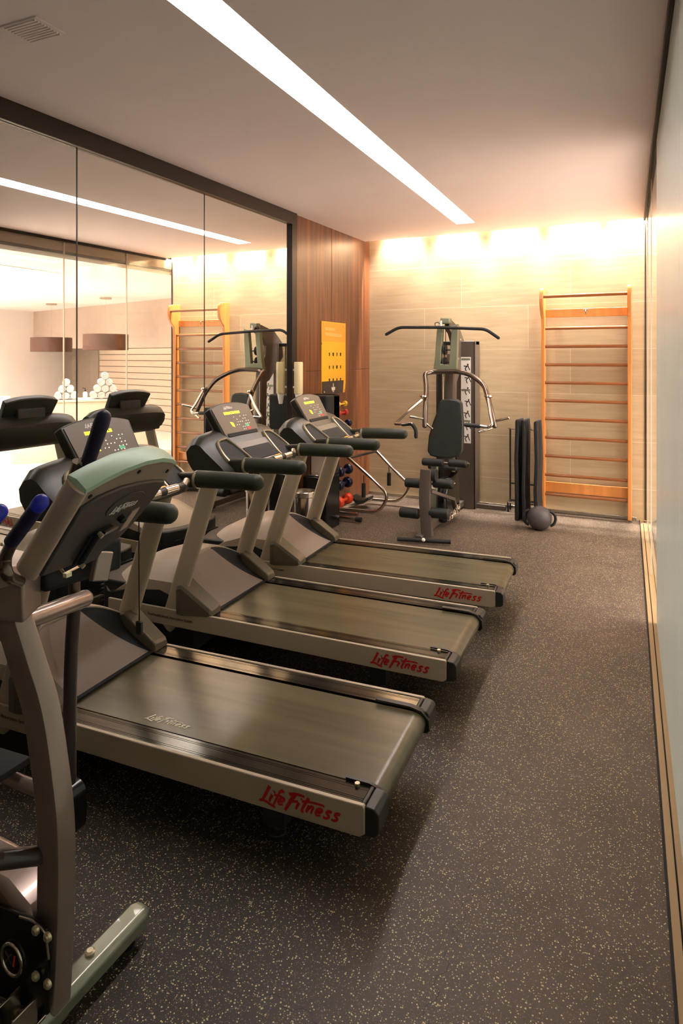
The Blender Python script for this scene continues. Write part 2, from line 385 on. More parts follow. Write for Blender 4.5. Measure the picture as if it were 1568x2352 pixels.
def thing(name, label, cat, loc=(0,0,0), rz=0, group=None, local=False):
    o = bpy.data.objects.new(name, None); COL.objects.link(o); o.empty_display_size = .1
    o.location = loc; o.rotation_euler = (0,0,rz); o['label'] = label; o['category'] = cat
    if group: o['group'] = group
    ORG[o.name] = Vector((0,0,0)) if local else Vector(loc)
    return o
def tag(o, label, cat, group=None):
    o['label'] = label; o['category'] = cat
    if group: o['group'] = group
    return o
def struct(o): o['kind'] = 'structure'; return o
def lab(o, s): o['label'] = s; return o
def copy_tree(o, parent=None):
    c = o.copy(); COL.objects.link(c)
    if parent is not None: c.parent = parent
    for ch in list(o.children): copy_tree(ch, c)
    return c
def rect(a, b): return [(-a,-b),(a,-b),(a,b),(-a,b)]
def rrect(x0, x1, y0, y1, r, n=5):
    out = []
    for cx, cy, a0 in ((x1-r,y0+r,-90),(x1-r,y1-r,0),(x0+r,y1-r,90),(x0+r,y0+r,180)):
        for k in range(n+1):
            a = math.radians(a0+90*k/n); out.append((cx+r*math.cos(a), cy+r*math.sin(a)))
    return out

# ---------------------------------------------------------------- lettering
def S2(x, y=0): return [(x+a, y+b) for a, b in [(.34,.46),(.22,.52),(.10,.44),(.14,.32),(.26,.22),(.24,.08),(.10,.02),(-.02,.08)]]
def E2(x): return [(x+a, b) for a, b in [(.02,.22),(.24,.32),(.28,.46),(.16,.52),(.03,.40),(.0,.18),(.10,.04),(.30,.10)]]
LOGO = [([(.05,1.05),(.02,.7),(-.04,.3),(-.10,.02),(-.26,-.04)], .10), ([(-.12,.02),(.15,-.02),(.5,-.16),(.75,-.24)], .08),
        ([(.36,.52),(.32,.25),(.32,.04)], .09), ([(.40,.72),(.44,.78)], .09),
        ([(.92,.86),(.82,.98),(.72,.86),(.66,.4),(.60,-.12)], .09), ([(.46,.56),(.92,.60)], .06),
        (E2(.80), .08),
        ([(1.56,.98),(1.48,.6),(1.40,.2),(1.32,-.22)], .12), ([(1.26,.88),(1.6,1.02),(2.1,1.0)], .09), ([(1.34,.46),(1.86,.56)], .08),
        ([(1.92,.52),(1.88,.25),(1.88,.04)], .09), ([(1.98,.74),(2.03,.80)], .09),
        ([(2.34,.98),(2.24,.5),(2.20,.06),(2.32,.02)], .09), ([(2.04,.66),(2.5,.76),(3.05,.78),(3.3,.72)], .07),
        ([(2.50,.52),(2.46,.04)], .09), ([(2.50,.30),(2.62,.50),(2.74,.46),(2.72,.20),(2.74,.04)], .08),
        (E2(2.95), .08), (S2(3.42), .09), (S2(3.88), .09)]
def logo(mb, origin, xd, yd, size, thick=.0008, bold=1.0, squash=.8):
    """brush-script word mark laid on a plane"""
    O, Xd, Yd = Vector(origin), Vector(xd).normalized(), Vector(yd).normalized(); N = Xd.cross(Yd)
    for pts, w in LOGO:
        P = [Vector((x+.28*y, y*squash, 0)) for x, y in pts]
        if len(P) > 2: P = cm(P, 3)
        R = []
        for i, p in enumerate(P):
            t = (P[min(i+1, len(P)-1)]-P[max(i-1, 0)]).normalized(); q = Vector((-t.y, t.x, 0)); ww = w*bold*.5*(1.15-.45*i/len(P))
            a, b = p+q*ww, p-q*ww
            R.append([O+(Xd*a.x+Yd*a.y)*size+N*thick, O+(Xd*a.x+Yd*a.y)*size, O+(Xd*b.x+Yd*b.y)*size, O+(Xd*b.x+Yd*b.y)*size+N*thick])
        mb.rings(R)
    return mb
def text_mb(txt, origin, xd, yd, size, thick=.0006, align='LEFT'):
    cu = bpy.data.curves.new('lettering', 'FONT'); cu.body = txt; cu.size = size; cu.extrude = thick/2; cu.align_x = align; cu.resolution_u = 3
    ob = bpy.data.objects.new('lettering', cu); COL.objects.link(ob)
    dg = bpy.context.evaluated_depsgraph_get(); me = bpy.data.meshes.new_from_object(ob.evaluated_get(dg))
    Xd, Yd = Vector(xd).normalized(), Vector(yd).normalized(); N = Xd.cross(Yd); O = Vector(origin)
    mb = MB(); mb.add([O+Xd*v.co.x+Yd*v.co.y+N*(v.co.z+thick/2) for v in me.vertices], [tuple(p.vertices) for p in me.polygons])
    bpy.data.objects.remove(ob); bpy.data.curves.remove(cu); bpy.data.meshes.remove(me)
    return mb
# ---------------------------------------------------------------- camera
cam_d = bpy.data.cameras.new('camera'); cam = bpy.data.objects.new('camera', cam_d); COL.objects.link(cam)
cam.location = (0, 0, 1.62); cam.rotation_euler = (PI/2, 0, math.radians(25.9))
cam_d.sensor_fit = 'HORIZONTAL'; cam_d.sensor_width = 36; cam_d.lens = 36*1500/1568
cam_d.shift_y = (820-1176)/1568; cam_d.clip_start = .02
S.camera = cam
S.view_settings.view_transform = 'Standard'; S.view_settings.look = 'None'; S.view_settings.gamma = 1
S.view_settings.use_curve_mapping = False; S.view_settings.exposure = 1.75

# ---------------------------------------------------------------- room shell
CZ = 2.965
def gx(y, off=0): return .11-.0393*y+off        # line of the partition's floor channel
def slab(mb, pts, z0, z1): return mb.pz(pts, z0, z1)

fl = MB(); slab(fl, [(-3.3,-2.7),(gx(-2.7),-2.7),(gx(7.1),7.1),(-3.3,7.1)], -.12, 0)
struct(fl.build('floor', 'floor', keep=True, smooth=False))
fl = MB(); slab(fl, [(gx(-2.7,.09),-2.7),(8.2,-2.7),(8.2,12.6),(gx(7.1,-.05),12.6),(gx(7.1,.09),7.1)], -.12, 0)
struct(fl.build('floor', 'lfloor', keep=True, smooth=False))

# ceiling with a recessed linear light and an open slot along the back wall
def sx(y): return -1.573-.039*(y-1.97)
YE = 6.46; YS = 6.97; HW = .094
ce = MB(); y0 = 1.7
slab(ce, [(-3.3,-2.7),(.3,-2.7),(.3,y0),(-3.3,y0)], CZ, CZ+.09)
slab(ce, [(-3.3,y0),(sx(y0)-HW,y0),(sx(YE)-HW,YE),(-3.3,YE)], CZ, CZ+.09)
slab(ce, [(sx(y0)+HW,y0),(gx(y0,.12),y0),(gx(YE,.12),YE),(sx(YE)+HW,YE)], CZ, CZ+.09)
slab(ce, [(-3.3,YE),(gx(YE,.12),YE),(gx(YS,.12),YS),(-3.3,YS)], CZ, CZ+.09)
ce.box(-3.3, .3, YS-.04, YS, CZ+.09, 3.42); ce.box(-3.3, .3, YS-.04, 7.3, 3.42, 3.46)
struct(ce.build('ceiling', 'ceiling', keep=True, smooth=False))
t = thing('linear_ceiling_light', 'long glowing white strip light recessed across the gym ceiling', 'ceiling light', (sx(3), 3, CZ))
hs = MB()
for sgn in (-1, 1):
    a, b = (HW, HW+.012) if sgn > 0 else (-HW-.012, -HW)
    slab(hs, [(sx(y0)+a*.999,y0),(sx(y0)+b,y0),(sx(YE)+b,YE),(sx(YE)+a*.999,YE)], CZ+.0005, CZ+.15)
slab(hs, [(sx(y0)-HW,y0),(sx(y0)+HW,y0),(sx(YE)+HW,YE),(sx(YE)-HW,YE)], CZ+.14, CZ+.16)
hs.build('housing', 'white', t, smooth=False)
df = MB(); slab(df, [(sx(y0)-HW+.002,y0),(sx(y0)+HW-.002,y0),(sx(YE)+HW-.002,YE-.003),(sx(YE)-HW+.002,YE-.003)], CZ+.02, CZ+.03)
df.build('diffuser', 'strip', t, smooth=False)
# square ceiling grille
t = thing('ceiling_vent', 'square pale louvred air vent in the ceiling above the mirrors', 'vent', (-2.31,1.86,CZ), rz=math.radians(2))
mb = MB(); mb.pz(rrect(-.1,.1,-.075,.075,.004), -.006, -.0005); mb.build('frame', 'ceiling', t, world=False, bevel=.001)
mb = MB()
for k in range(9): mb.box(-.085, .085, -.062+k*.0155-.004, -.062+k*.0155+.003, -.012, -.006)
mb.build('louvre', 'ceiling', t, world=False)

# back wall, left wall
b = MB(); b.box(-3.3, gx(7.1,.066), 7.1, 7.3, -.12, 3.42)
struct(b.build('wall_back', 'stone', keep=True, smooth=False))
b = MB(); b.box(-3.08, gx(7.1)-.03, 7.082, 7.1, 0, .035); struct(b.build('baseboard_back', 'steel', keep=True, bevel=.003))
b = MB(); b.box(-3.3, -3.11, -2.7, 5.33, -.12, 3.2); b.box(-3.3, -3.11, 5.33, 7.1, -.12, 3.42)
b.box(-3.11, -3.08, -2.7, .378, 0, CZ)
struct(b.build('wall_left', 'cover', keep=True, smooth=False))
g = .003
for i, (ya, yb) in enumerate(((5.335, 6.11), (6.11, 7.1))):
    for j, (za, zb) in enumerate(((0, 1.48), (1.48, CZ))):
        b = MB(); b.box(-3.11, -3.08, ya+(g if i else 0), yb-(0 if i else g), za+(g if j else 0), zb)
        struct(b.build('wall_left', 'walnut', keep=True, bevel=.0015))
b = MB(); b.box(-3.3, -3.085, 6.97, 7.1, CZ, 3.42); struct(b.build('trim_1', 'walnut', keep=True))
b = MB(); b.box(-3.3, .3, -2.85, -2.7, -.12, 3.2); struct(b.build('wall_front', 'cover', keep=True, smooth=False))

# mirror wall: dark frame and 1.2 m panels
t = thing('wall_mirror', 'floor to ceiling mirror wall of tall panels in a dark bronze frame', 'mirror', (-3.08,2.9,0))
fr = MB(); fr.box(-3.108, -3.05, -.9, 5.333, CZ-.112, CZ-.0005); fr.box(-3.108, -3.05, 5.237, 5.333, .002, CZ-.112); fr.box(-3.108, -3.065, -.9, 5.237, .002, .06)
fr.build('frame', 'dark_frame', t, bevel=.002)
for ya, yb in ((3.979, 5.235), (2.780, 3.975), (1.580, 2.776), (.380, 1.576)):
    mb = MB(); mb.box(-3.108, -3.08, ya, yb, .061, CZ-.113); mb.build('mirror_panel', 'mirror', t, bevel=.0012, seg=1, smooth=False)

mb = MB()
for y in (3.977, 2.778, 1.578): mb.box(-3.095, -3.0785, y-.0045, y+.0045, .061, CZ-.113)
mb.build('joint', 'dark_frame', t)
# ---------------------------------------------------------------- glass partition with its channels
js = [7.2, 6.27, 5.33, 4.38, 3.43, 2.48, 1.53, .58, -.37, -1.32, -2.65]
for i in range(len(js)-1):
    a, b_ = min(js[i]-.002, 7.098), js[i+1]+.002
    if i < 3: mb = MB(); mb.pz([(gx(a,.050),a),(gx(a,.060),a),(gx(b_,.060),b_),(gx(b_,.050),b_)], .012, 2.935)
    else: mb = MB(); mb.pz([(gx(a,.050),a),(gx(a,.060),a),(gx(b_,.060),b_),(gx(b_,.050),b_)], .012, 2.935)
    struct(mb.build('window_%d' % (i+1), 'glass' if i < 3 else 'frost', keep=True, smooth=False))
for k, y in enumerate((6.27, 5.33)):
    mb = MB(); mb.pz([(gx(y,.046),y-.004),(gx(y,.064),y-.004),(gx(y,.064),y+.004),(gx(y,.046),y+.004)], .012, 2.93); struct(mb.build('trim_%d' % (8+k), 'seal', keep=True))
mb = MB(); mb.pz([(gx(7.08,.044),7.090),(gx(7.08,.066),7.090),(gx(7.08,.066),7.0995),(gx(7.08,.044),7.0995)], .012, 2.93); struct(mb.build('trim_10', 'dark_frame', keep=True))
def long_(mb, o0, o1, z0, z1, ya=-2.65, yb=7.1): return mb.pz([(gx(ya,o0),ya),(gx(ya,o1),ya),(gx(yb,o1),yb),(gx(yb,o0),yb)], z0, z1)
mb = MB(); long_(mb, .004, .027, -.01, .012); long_(mb, .032, .085, -.01, .010)
struct(mb.build('trim_2', 'track_wood', keep=True, bevel=.002))
mb = MB(); long_(mb, -.004, .004, -.01, .004); long_(mb, .027, .032, -.01, .004)
struct(mb.build('trim_3', 'matte', keep=True))
mb = MB(); long_(mb, .062, .10, 2.83, CZ-.0005, yb=7.098); struct(mb.build('trim_4', 'fascia', keep=True))
mb = MB(); long_(mb, .062, .10, 2.80, 2.83, yb=7.098); struct(mb.build('trim_5', 'dark_frame', keep=True, bevel=.002))
mb = MB(); long_(mb, .030, .050, 2.937, CZ-.0005, yb=6.96); struct(mb.build('trim_7', 'matte', keep=True, bevel=.002))
mb = MB(); mb.pz(rrect(gx(6.98,.0), gx(6.98,.05), 6.93, 7.03, .02), .0, .02); 
tag(mb.build('floor_stop', 'chrome', bevel=.003), 'small metal door stop at the far end of the floor channel', 'door stop')

# ---------------------------------------------------------------- lounge beyond the glass (seen in the mirror)
LC = 2.75
def bx(x): return 9.8+.2604*(x-2.04)
mb = MB(); slab(mb, [(gx(-2.7,.10),-2.7),(8.2,-2.7),(8.2,12.6),(-.3,12.6),(-.3,7.3),(gx(7.3,.10),7.3)], LC, LC+.1)
struct(mb.build('ceiling', 'lounge_paint', keep=True, smooth=False))
mb = MB(); slab(mb, [(gx(-2.7,.088),-2.7),(gx(-2.7,.10),-2.7),(gx(7.2,.10),7.2),(gx(7.2,.088),7.2)], LC, CZ); struct(mb.build('trim_6', 'lounge_paint', keep=True, smooth=False))
mb = MB(); mb.box(7.9, 8.2, -2.85, 12.6, -.12, LC); struct(mb.build('wall_right', 'lounge_paint', keep=True, smooth=False))
mb = MB(); mb.box(.3, 8.2, -2.85, -2.7, -.12, LC); struct(mb.build('wall_front', 'lounge_paint', keep=True, smooth=False))
mb = MB(); mb.box(-.45, -.2, 7.3, 12.6, -.12, LC); struct(mb.build('wall_left', 'lounge_paint', keep=True, smooth=False))
mb = MB(); slab(mb, [(-.2,bx(-.2)),(7.9,bx(7.9)),(7.9,bx(7.9)+.25),(-.2,bx(-.2)+.25)], 1.82, LC)
slab(mb, [(-.2,bx(-.2)+.25),(7.9,bx(7.9)+.25),(7.9,bx(7.9)+1.2),(-.2,bx(-.2)+1.2)], 2.3, LC)
struct(mb.build('wall_back', 'bulk', keep=True, smooth=False))
# slatted timber wall under the bulkhead
mb = MB(); D = .95; ux = 6.15
for k in range(17):
    z0, z1 = k*.14+.006, (k+1)*.14-.008
    slab(mb, [(-.2,bx(-.2)+D-.03),(ux,bx(ux)+D-.03),(ux,bx(ux)+D),(-.2,bx(-.2)+D)], z0, z1)
struct(mb.build('wall_back', 'slat', keep=True, smooth=False))
mb = MB(); slab(mb, [(-.2,bx(-.2)+D),(7.9,bx(7.9)+D),(7.9,bx(7.9)+D+.1),(-.2,bx(-.2)+D+.1)], 0, 2.4); struct(mb.build('wall_back', 'dark_frame', keep=True, smooth=False))
mb = MB(); slab(mb, [(ux+.01,bx(ux)+D-.06),(7.9,bx(7.9)+D-.06),(7.9,bx(7.9)+D),(ux+.01,bx(ux)+D)], 0, 2.3); struct(mb.build('wall_back', 'grey_panel', keep=True, smooth=False))

# reception counter
cp = [(2.63,6.68),(1.28,8.17)]
dx, dy = cp[1][0]-cp[0][0], cp[1][1]-cp[0][1]; L = math.hypot(dx, dy); ux_, uy_ = dx/L, dy/L; nx_, ny_ = uy_, -ux_
def cq(a, b): return (cp[0][0]+ux_*a+nx_*b, cp[0][1]+uy_*a+ny_*b)
t = thing('reception_counter', 'cream stone counter with stacked towels, seen in the mirror', 'counter', (*cq(1,.3),0))
mb = MB(); mb.pz([cq(0,0),cq(L,0),cq(L,.6),cq(0,.6)], 0, .91); mb.build('body', 'counter', t, bevel=.004)
mb = MB(); mb.pz([cq(-.02,-.02),cq(L+.02,-.02),cq(L+.02,.62),cq(-.02,.62)], .915, .95); mb.build('worktop', 'counter', t, bevel=.004)
mb = MB(); mb.pz([cq(-1.3,.75),cq(-.12,.75),cq(-.12,1.35),cq(-1.3,1.35)], .0, .96)
tag(mb.build('side_counter', 'desk', bevel=.005), 'plain white side counter left of the towel counter, seen in the mirror', 'counter')
# rolled towels
def roll_mb(r, ln):
    mb = MB(); pts = []
    for k in range(43):
        a = k*.42; rr = r*(.18+.80*k/42); pts.append((rr*math.cos(a), rr*math.sin(a)*.92))
    for k in range(len(pts)-1):
        (x0,z0), (x1,z1) = pts[k], pts[k+1]; 
        n0 = Vector((x0,z0)).normalized()*.004; n1 = Vector((x1,z1)).normalized()*.004
        mb.py([(x0-n0.x,z0-n0.y),(x1-n1.x,z1-n1.y),(x1+n1.x,z1+n1.y),(x0+n0.x,z0+n0.y)], -ln/2, ln/2)
    mb.lathe([(r*.2,-ln*.47),(r*.93,-ln*.47),(r*.93,ln*.47),(r*.2,ln*.47)], (0,0,0), 20, (0,1,0))
    return mb
roll = None
ang = math.atan2(uy_, ux_)
spots = []
piles = ((1.19, (3,2,1), .048, .95, 'left'), (.0, (0,), 0, 0, ''), (1.0, (0,), 0, 0, ''))
def pile(a0, rows, r, side):
    global roll
    z = .952+r*1.0; n0 = rows[0]
    for ri, n in enumerate(rows):
        for k in range(n):
            a = a0+(k-(n-1)/2)*r*2.02
            if roll is None:
                roll = roll_mb(1, 6.4).build('rolled_towel', 'towel', None, keep=True); o = roll
            else:
                o = roll.copy(); COL.objects.link(o)
            x, y = cq(a, .28); o.location = (x, y, z+ri*r*1.78); o.scale = (r, r, r); o.rotation_euler = (0, random.uniform(-.6,.6), ang)
            row = ['bottom', 'second', 'third', 'top'][ri] if ri < len(rows)-1 else 'top'
            col = ['left end', 'middle', 'right end'] if n == 3 else (['left end', 'second from left', 'second from right', 'right end'] if n == 4 else (['left', 'right'] if n == 2 else ['single']))
            tag(o, 'rolled white towel, %s of the %s row in the %s towel pile' % (col[k], row, side), 'towel', 'rolled towels on the counter')
pile(0.77, (3,2,1), .058, 'smaller')
pile(1.35, (4,3,2,1), .058, 'larger')
x, y = cq(1.05, .25)
t = thing('pump_bottle', 'white bottle with a black pump standing between the towel piles', 'bottle', (x,y,.95))
mb = MB(); mb.lathe([(.03,0),(.033,.005),(.033,.09),(.028,.105),(.012,.115)], (x,y,.95)); mb.build('bottle', 'white', t)
mb = MB(); mb.lathe([(.014,.115),(.014,.14),(.006,.142),(.006,.17)], (x,y,.95)); mb.tube([(x,y,1.12),(x+.02,y-.035,1.125)], .006, 8); mb.build('pump', 'matte', t)
# drum pendants
for (px_, py_, zz, l) in ((5.38, 9.74, 1.88, 'brown drum pendant lamp at left over the counter, seen in the mirror'), (3.28, 9.2, 1.90, 'brown drum pendant lamp at right over the towels, seen in the mirror')):
    t = thing('pendant_lamp', l, 'pendant lamp', (px_, py_, zz-.15), group='drum pendants over the lounge counter')
    mb = MB(); R_ = .41
    mb.rings([[Vector((px_+r*math.cos(2*PI*k/40), py_+r*math.sin(2*PI*k/40), zz+z)) for k in range(40)] for r, z in ((R_,-.15),(R_,.15),(R_-.006,.15),(R_-.006,-.15))], caps=False, closed=True)
    mb.build('drum_shade', 'drum', t)
    mb = MB(); mb.lathe([(.01,-.12),(R_-.01,-.12),(R_-.01,-.11),(.01,-.11)], (px_,py_,zz), 40); mb.build('diffuser', 'white', t)
    mb = MB(); mb.lathe([(.0015,-.11),(.0015,LC-zz-.02)], (px_,py_,zz), 8); mb.build('cord', 'steel', t)
    mb = MB(); mb.lathe([(.11,LC-zz-.03),(.11,LC-zz)], (px_,py_,zz), 24); mb.build('canopy', 'steel', t)
# lounge ceiling strips
for x0, ya, yb, l in ((1.17,-2.5,6.25,'long glowing strip in the lounge ceiling nearest the glass, seen in the mirror'),):
    t = thing('linear_ceiling_light', l, 'ceiling light', (x0,(ya+yb)/2,LC))
    mb = MB(); mb.box(x0-.10, x0+.10, ya, yb, LC-.012, LC-.001); mb.build('housing', 'white', t)
    mb = MB(); mb.box(x0-.085, x0+.085, ya+.01, yb-.01, LC-.018, LC-.012); mb.build('diffuser', 'lstrip', t)

# ---------------------------------------------------------------- lights
def area(name, loc, sx_, sy_, power, col=(1,.86,.70), rot=(0,0,0), spread=None):
    l = bpy.data.lights.new(name, 'AREA'); l.shape = 'RECTANGLE'; l.size = sx_; l.size_y = sy_; l.energy = power; l.color = col
    if spread: l.spread = spread
    o = bpy.data.objects.new(name, l); o.location = loc; o.rotation_euler = rot; COL.objects.link(o); return o
def spot(name, loc, power, deg, col, blend=.6, size=.03, rot=(0,0,0)):
    l = bpy.data.lights.new(name, 'SPOT'); l.energy = power; l.spot_size = math.radians(deg); l.spot_blend = blend; l.color = col; l.shadow_soft_size = size
    o = bpy.data.objects.new(name, l); o.location = loc; o.rotation_euler = rot; COL.objects.link(o); return o
for i, x in enumerate((-2.67, -2.02, -1.39, -.78, -.22)):
    t = thing('slot_downlight', '%s wall washing downlight hidden in the slot above the stone wall' % ['leftmost','second from left','middle','second from right','rightmost'][i], 'downlight', (x, 7.03, 3.30))
    mb = MB(); mb.lathe([(.034,0),(.034,.08),(.03,.08),(.03,.012),(.026,.0)], (x,7.035,3.3), 20); mb.build('housing', 'matte', t)
    spot('downlight_lamp', (x, 7.02, 3.29), 130, 84, (1,.89,.82), .75, .02, (math.radians(-2),0,0))
t = thing('cove_light', 'continuous warm light hidden in the ceiling slot along the stone wall', 'cove light', (-1.6,7.0,3.38))
mb = MB(); mb.box(-3.05, -.2, 6.985, 7.02, 3.385, 3.40); mb.build('housing', 'white', t)
M['cove'] = emis('cove_diffuser', (255,238,218), 3.5)
mb = MB(); mb.box(-3.04, -.21, 6.99, 7.015, 3.378, 3.385); mb.build('diffuser', 'cove', t)
dl = None
for ix in range(4):  # grid of downlights and spots added to brighten the lounge
    for iy in range(6):
        x, y = 2.1+ix*1.55, -1.6+iy*1.9+ix*.25
        if dl is None:
            dl = thing('added_downlight', 'small round downlight, one of a grid added to brighten the lounge', 'downlight', (x,y,LC), group='added downlights in the lounge ceiling')
            mb = MB(); mb.lathe([(.045,-.006),(.050,-.001),(.030,-.001),(.030,-.004)], (x,y,LC), 20); mb.build('ring', 'white', dl)
        else:
            o = copy_tree(dl); o.location = (x, y, LC)
        spot('lounge_fill', (x, y, LC-.02), 118, 150, (1,.94,.93), 1.0, .04)
area('niche_lamp', (3.0, bx(3.0)+.6, 2.27), 5.5, .12, 14, (1,.88,.78), (0,0,math.atan(.2604)))
w = bpy.data.worlds.new('world'); w.use_nodes = True; w.node_tree.nodes['Background'].inputs[0].default_value = (1,.85,.7,1); w.node_tree.nodes['Background'].inputs[1].default_value = .02
S.world = w
# ---------------------------------------------------------------- treadmill (local frame: x=0 at the rear end, front towards -x, y=0 near side to y=W far side)
W = .70
def make_treadmill(label):
    t = thing('treadmill', label, 'treadmill', (0,0,0), local=True, group='treadmills in a row facing the mirror wall')
    # side rails: silver side panel, ribbed foot rail, end cap
    for far in (0, 1):
        fy = (lambda y: W-y) if far else (lambda y: y)
        def yb(mb, x0, x1, a, b, z0, z1): ya, yc = sorted((fy(a), fy(b))); return mb.box(x0, x1, ya, yc, z0, z1)
        poly = [(-1.98,.168),(-.045,.158),(-.028,.170),(-.028,.250),(-.034,.256),(-1.98,.256)]
        mb = MB(); ya, yc = sorted((fy(0), fy(.016))); mb.py(poly, ya, yc)
        sp = mb.build('side_panel', 'silver', t, bevel=.003)
        mb = MB(); yb(mb, -1.60, -.045, .018, .100, .236, .2515)
        for k in (0, 1, 6, 7): yb(mb, -1.60, -.045, .030+k*.008, .0315+k*.008, .2515, .2522)
        mb.build('foot_rail', 'rail', t)
        mb = MB(); yb(mb, -.044, -.030, .014, .102, .232, .255); 
        ya, yc = sorted((fy(.004), fy(.104))); mb.py([(-.028,.162),(.006,.166),(.016,.18),(.016,.236),(.004,.25),(-.028,.254)], ya, yc)
        mb.build('end_cap', 'black', t, bevel=.004)
        if not far:
            lg = MB(); logo(lg, (-.375,-.0004,.185), (1,0,0), (0,0,1), .066*.93, bold=1.7); lg.build('word_mark', 'red', sp, smooth=False)
            tx = text_mb('FlexDeck® Shock Absorption System', (-1.70,-.0004,.205), (1,0,0), (0,0,1), .0195); tx.build('small_lettering', 'ink', sp, smooth=False)
    # belt guides at the rear
    mb = MB(); mb.sweep([(-.20,.594,.262),(-.06,.594,.262),(-.015,.594,.252),(.012,.594,.225),(.014,.594,.19)], [(-.012,-.004),(.012,-.004),(.012,.004),(-.012,.004)], up=(0,1,0)); mb.build('belt_guide', 'black', t)
    mb = MB(); mb.sweep([(-.13,.106,.258),(-.05,.106,.258),(-.01,.106,.246),(.012,.106,.215)], [(-.006,-.003),(.006,-.003),(.006,.003),(-.006,.003)], up=(0,1,0)); mb.build('belt_guide', 'black', t)
    mb = MB(); mb.disc((-.085,.088,.2515), .009, .010, (0,0,1), 6); mb.build('bolt', 'bolt', t)
    # running belt: a thin closed loop around the rear roller
    prof = [(-1.62,.2465),(-.045,.2465)]
    for k in range(9):
        a = PI/2-PI*k/8; prof.append((-.035+.040*math.cos(a), .207+.0395*math.sin(a)))
    prof += [(-1.62,.165)]
    inner = [(-1.62,.168),(-.035,.170)]+[(-.035+.037*math.cos(-PI/2+PI*k/8), .207+.0365*math.sin(-PI/2+PI*k/8)) for k in range(1,8)]+[(-.035,.2435),(-1.62,.2435)]
    mb = MB(); mb.py(prof+inner, .113, .588)
    belt = mb.build('running_belt', 'belt', t)
    lg = MB(); logo(lg, (-.965,.150,.2468), (1,0,.0), (0,1,0), .042, thick=.0010, bold=1.5); lg.build('belt_word_mark', 'pale_ink', belt, smooth=False)
    # deck under the belt, feet, lift base
    mb = MB(); mb.box(-1.95,-.08,.10,.60,.172,.236); mb.build('deck', 'matte', t)
    for y in (.10,.60):
        mb = MB(); mb.box(-.42,-.34,y-.03,y+.03,.05,.165); mb.lathe([(.030,0),(.032,.02),(.012,.03),(.012,.06)], (-.38,y,0), 16); mb.build('foot', 'black', t, bevel=.003)
    mb = MB(); mb.box(-2.02,-1.42,.05,.65,.03,.165); mb.build('lift_base', 'matte', t, bevel=.01)
    for y in (.035,.665):
        mb = MB(); mb.lathe([(.004,-.02),(.05,-.02),(.055,-.012),(.055,.012),(.05,.02),(.004,.02)], (-1.72,y,.055), 20, (0,1,0)); mb.build('wheel', 'black', t)
    # motor cover: arched rim, top shell running forward, pale scoop and dark side webs facing the runner
    def rim(e): return (-1.590+.125*abs(e)**3.2, .35+.30*e, .480-.105*abs(e)**2.6)
    N = 21; R = []
    for i in range(N):
        e = 2*i/(N-1)-1; x, y, z = rim(e); d = abs(e)**4
        R.append([Vector(p) for p in ((x,y,z-.10),(x,y,z-.016),(x-.003,y,z),(x-.03,y,z+.006),(-1.75,y,z+.004),(-1.90,y,z-.045),(-2.03+.03*d,y,z-.11),(-2.09+.05*d,y,max(.300,z-.16)),(-2.08+.05*d,y,.272),(-1.9,y,.30),(-1.66,y,.33))])
    mb = MB(); mb.rings(R); cv = mb.build('motor_cover', 'cover', t)
    # scoop: from the belt edge up to the middle of the rim
    def side(tt, sg): # edge between scoop and web
        x1, y1, z1 = rim(sg*.30); y0 = .35+sg*.245; q = tt
        return Vector((-1.31+(x1+.006+1.31)*q, y0+(y1-y0)*q**1.2, .256+(z1-.014-.256)*(q**1.9*.55+q*.45)))
    R = []
    for i in range(11):
        q = i/10; a, b = side(q, -1), side(q, 1); R.append([a.lerp(b, k/8) for k in range(9)]+[b+Vector((-.03,0,-.03)), a+Vector((-.03,0,-.03))])
    mb = MB(); mb.rings(R); mb.build('scoop_panel', 'cover_in', cv)
    mb = MB(); mb.box(-1.316,-1.296,.105,.595,.2535,.2585); mb.build('scoop_edge', 'matte', cv)
    for sg in (-1, 1):
        R = []
        for i in range(13):
            q = i/12; a = side(q, sg)
            if q < .38:
                w = q/.38; x1, y1, z1 = rim(sg*1.0); bpt = Vector((-1.31+(x1+1.31)*w, .35+sg*(.262+.038*w), .262+(z1-.262)*w))
            else:
                x1, y1, z1 = rim(sg*(1.0-.70*(q-.38)/.62)); bpt = Vector((x1+.003, y1, z1-.006))
            m_ = (a+bpt)/2+Vector((-.012,0,-.008))*math.sin(PI*q); R.append([a, m_, bpt, bpt+Vector((-.02,0,-.012)), a+Vector((-.02,0,-.02))])
        mb = MB(); mb.rings(R); mb.build('side_web', 'matte' if sg > 0 else 'cover_in', cv)
    # dark shroud below the cover with louvres
    mb = MB(); mb.pz([(-2.10,.10),(-2.14,.25),(-2.14,.45),(-2.10,.60),(-2.06,.648),(-1.46,.648),(-1.46,.052),(-2.06,.052)], .13, .338); sh = mb.build('front_shroud', 'black', t, bevel=.01)
    mb = MB()
    for k in range(5):
        for ya, yb_ in ((.12,.33),(.37,.58)): mb.box(-2.149,-2.13,ya,yb_,.165+k*.024,.175+k*.024)
    mb.build('louvre', 'matte', sh)
    mb = MB(); mb.pz([(-2.12,.06),(-2.16,.2),(-2.16,.5),(-2.12,.64),(-2.02,.66),(-2.02,.04)], .06, .125); mb.build('front_bar', 'silver_dark', t, bevel=.008)
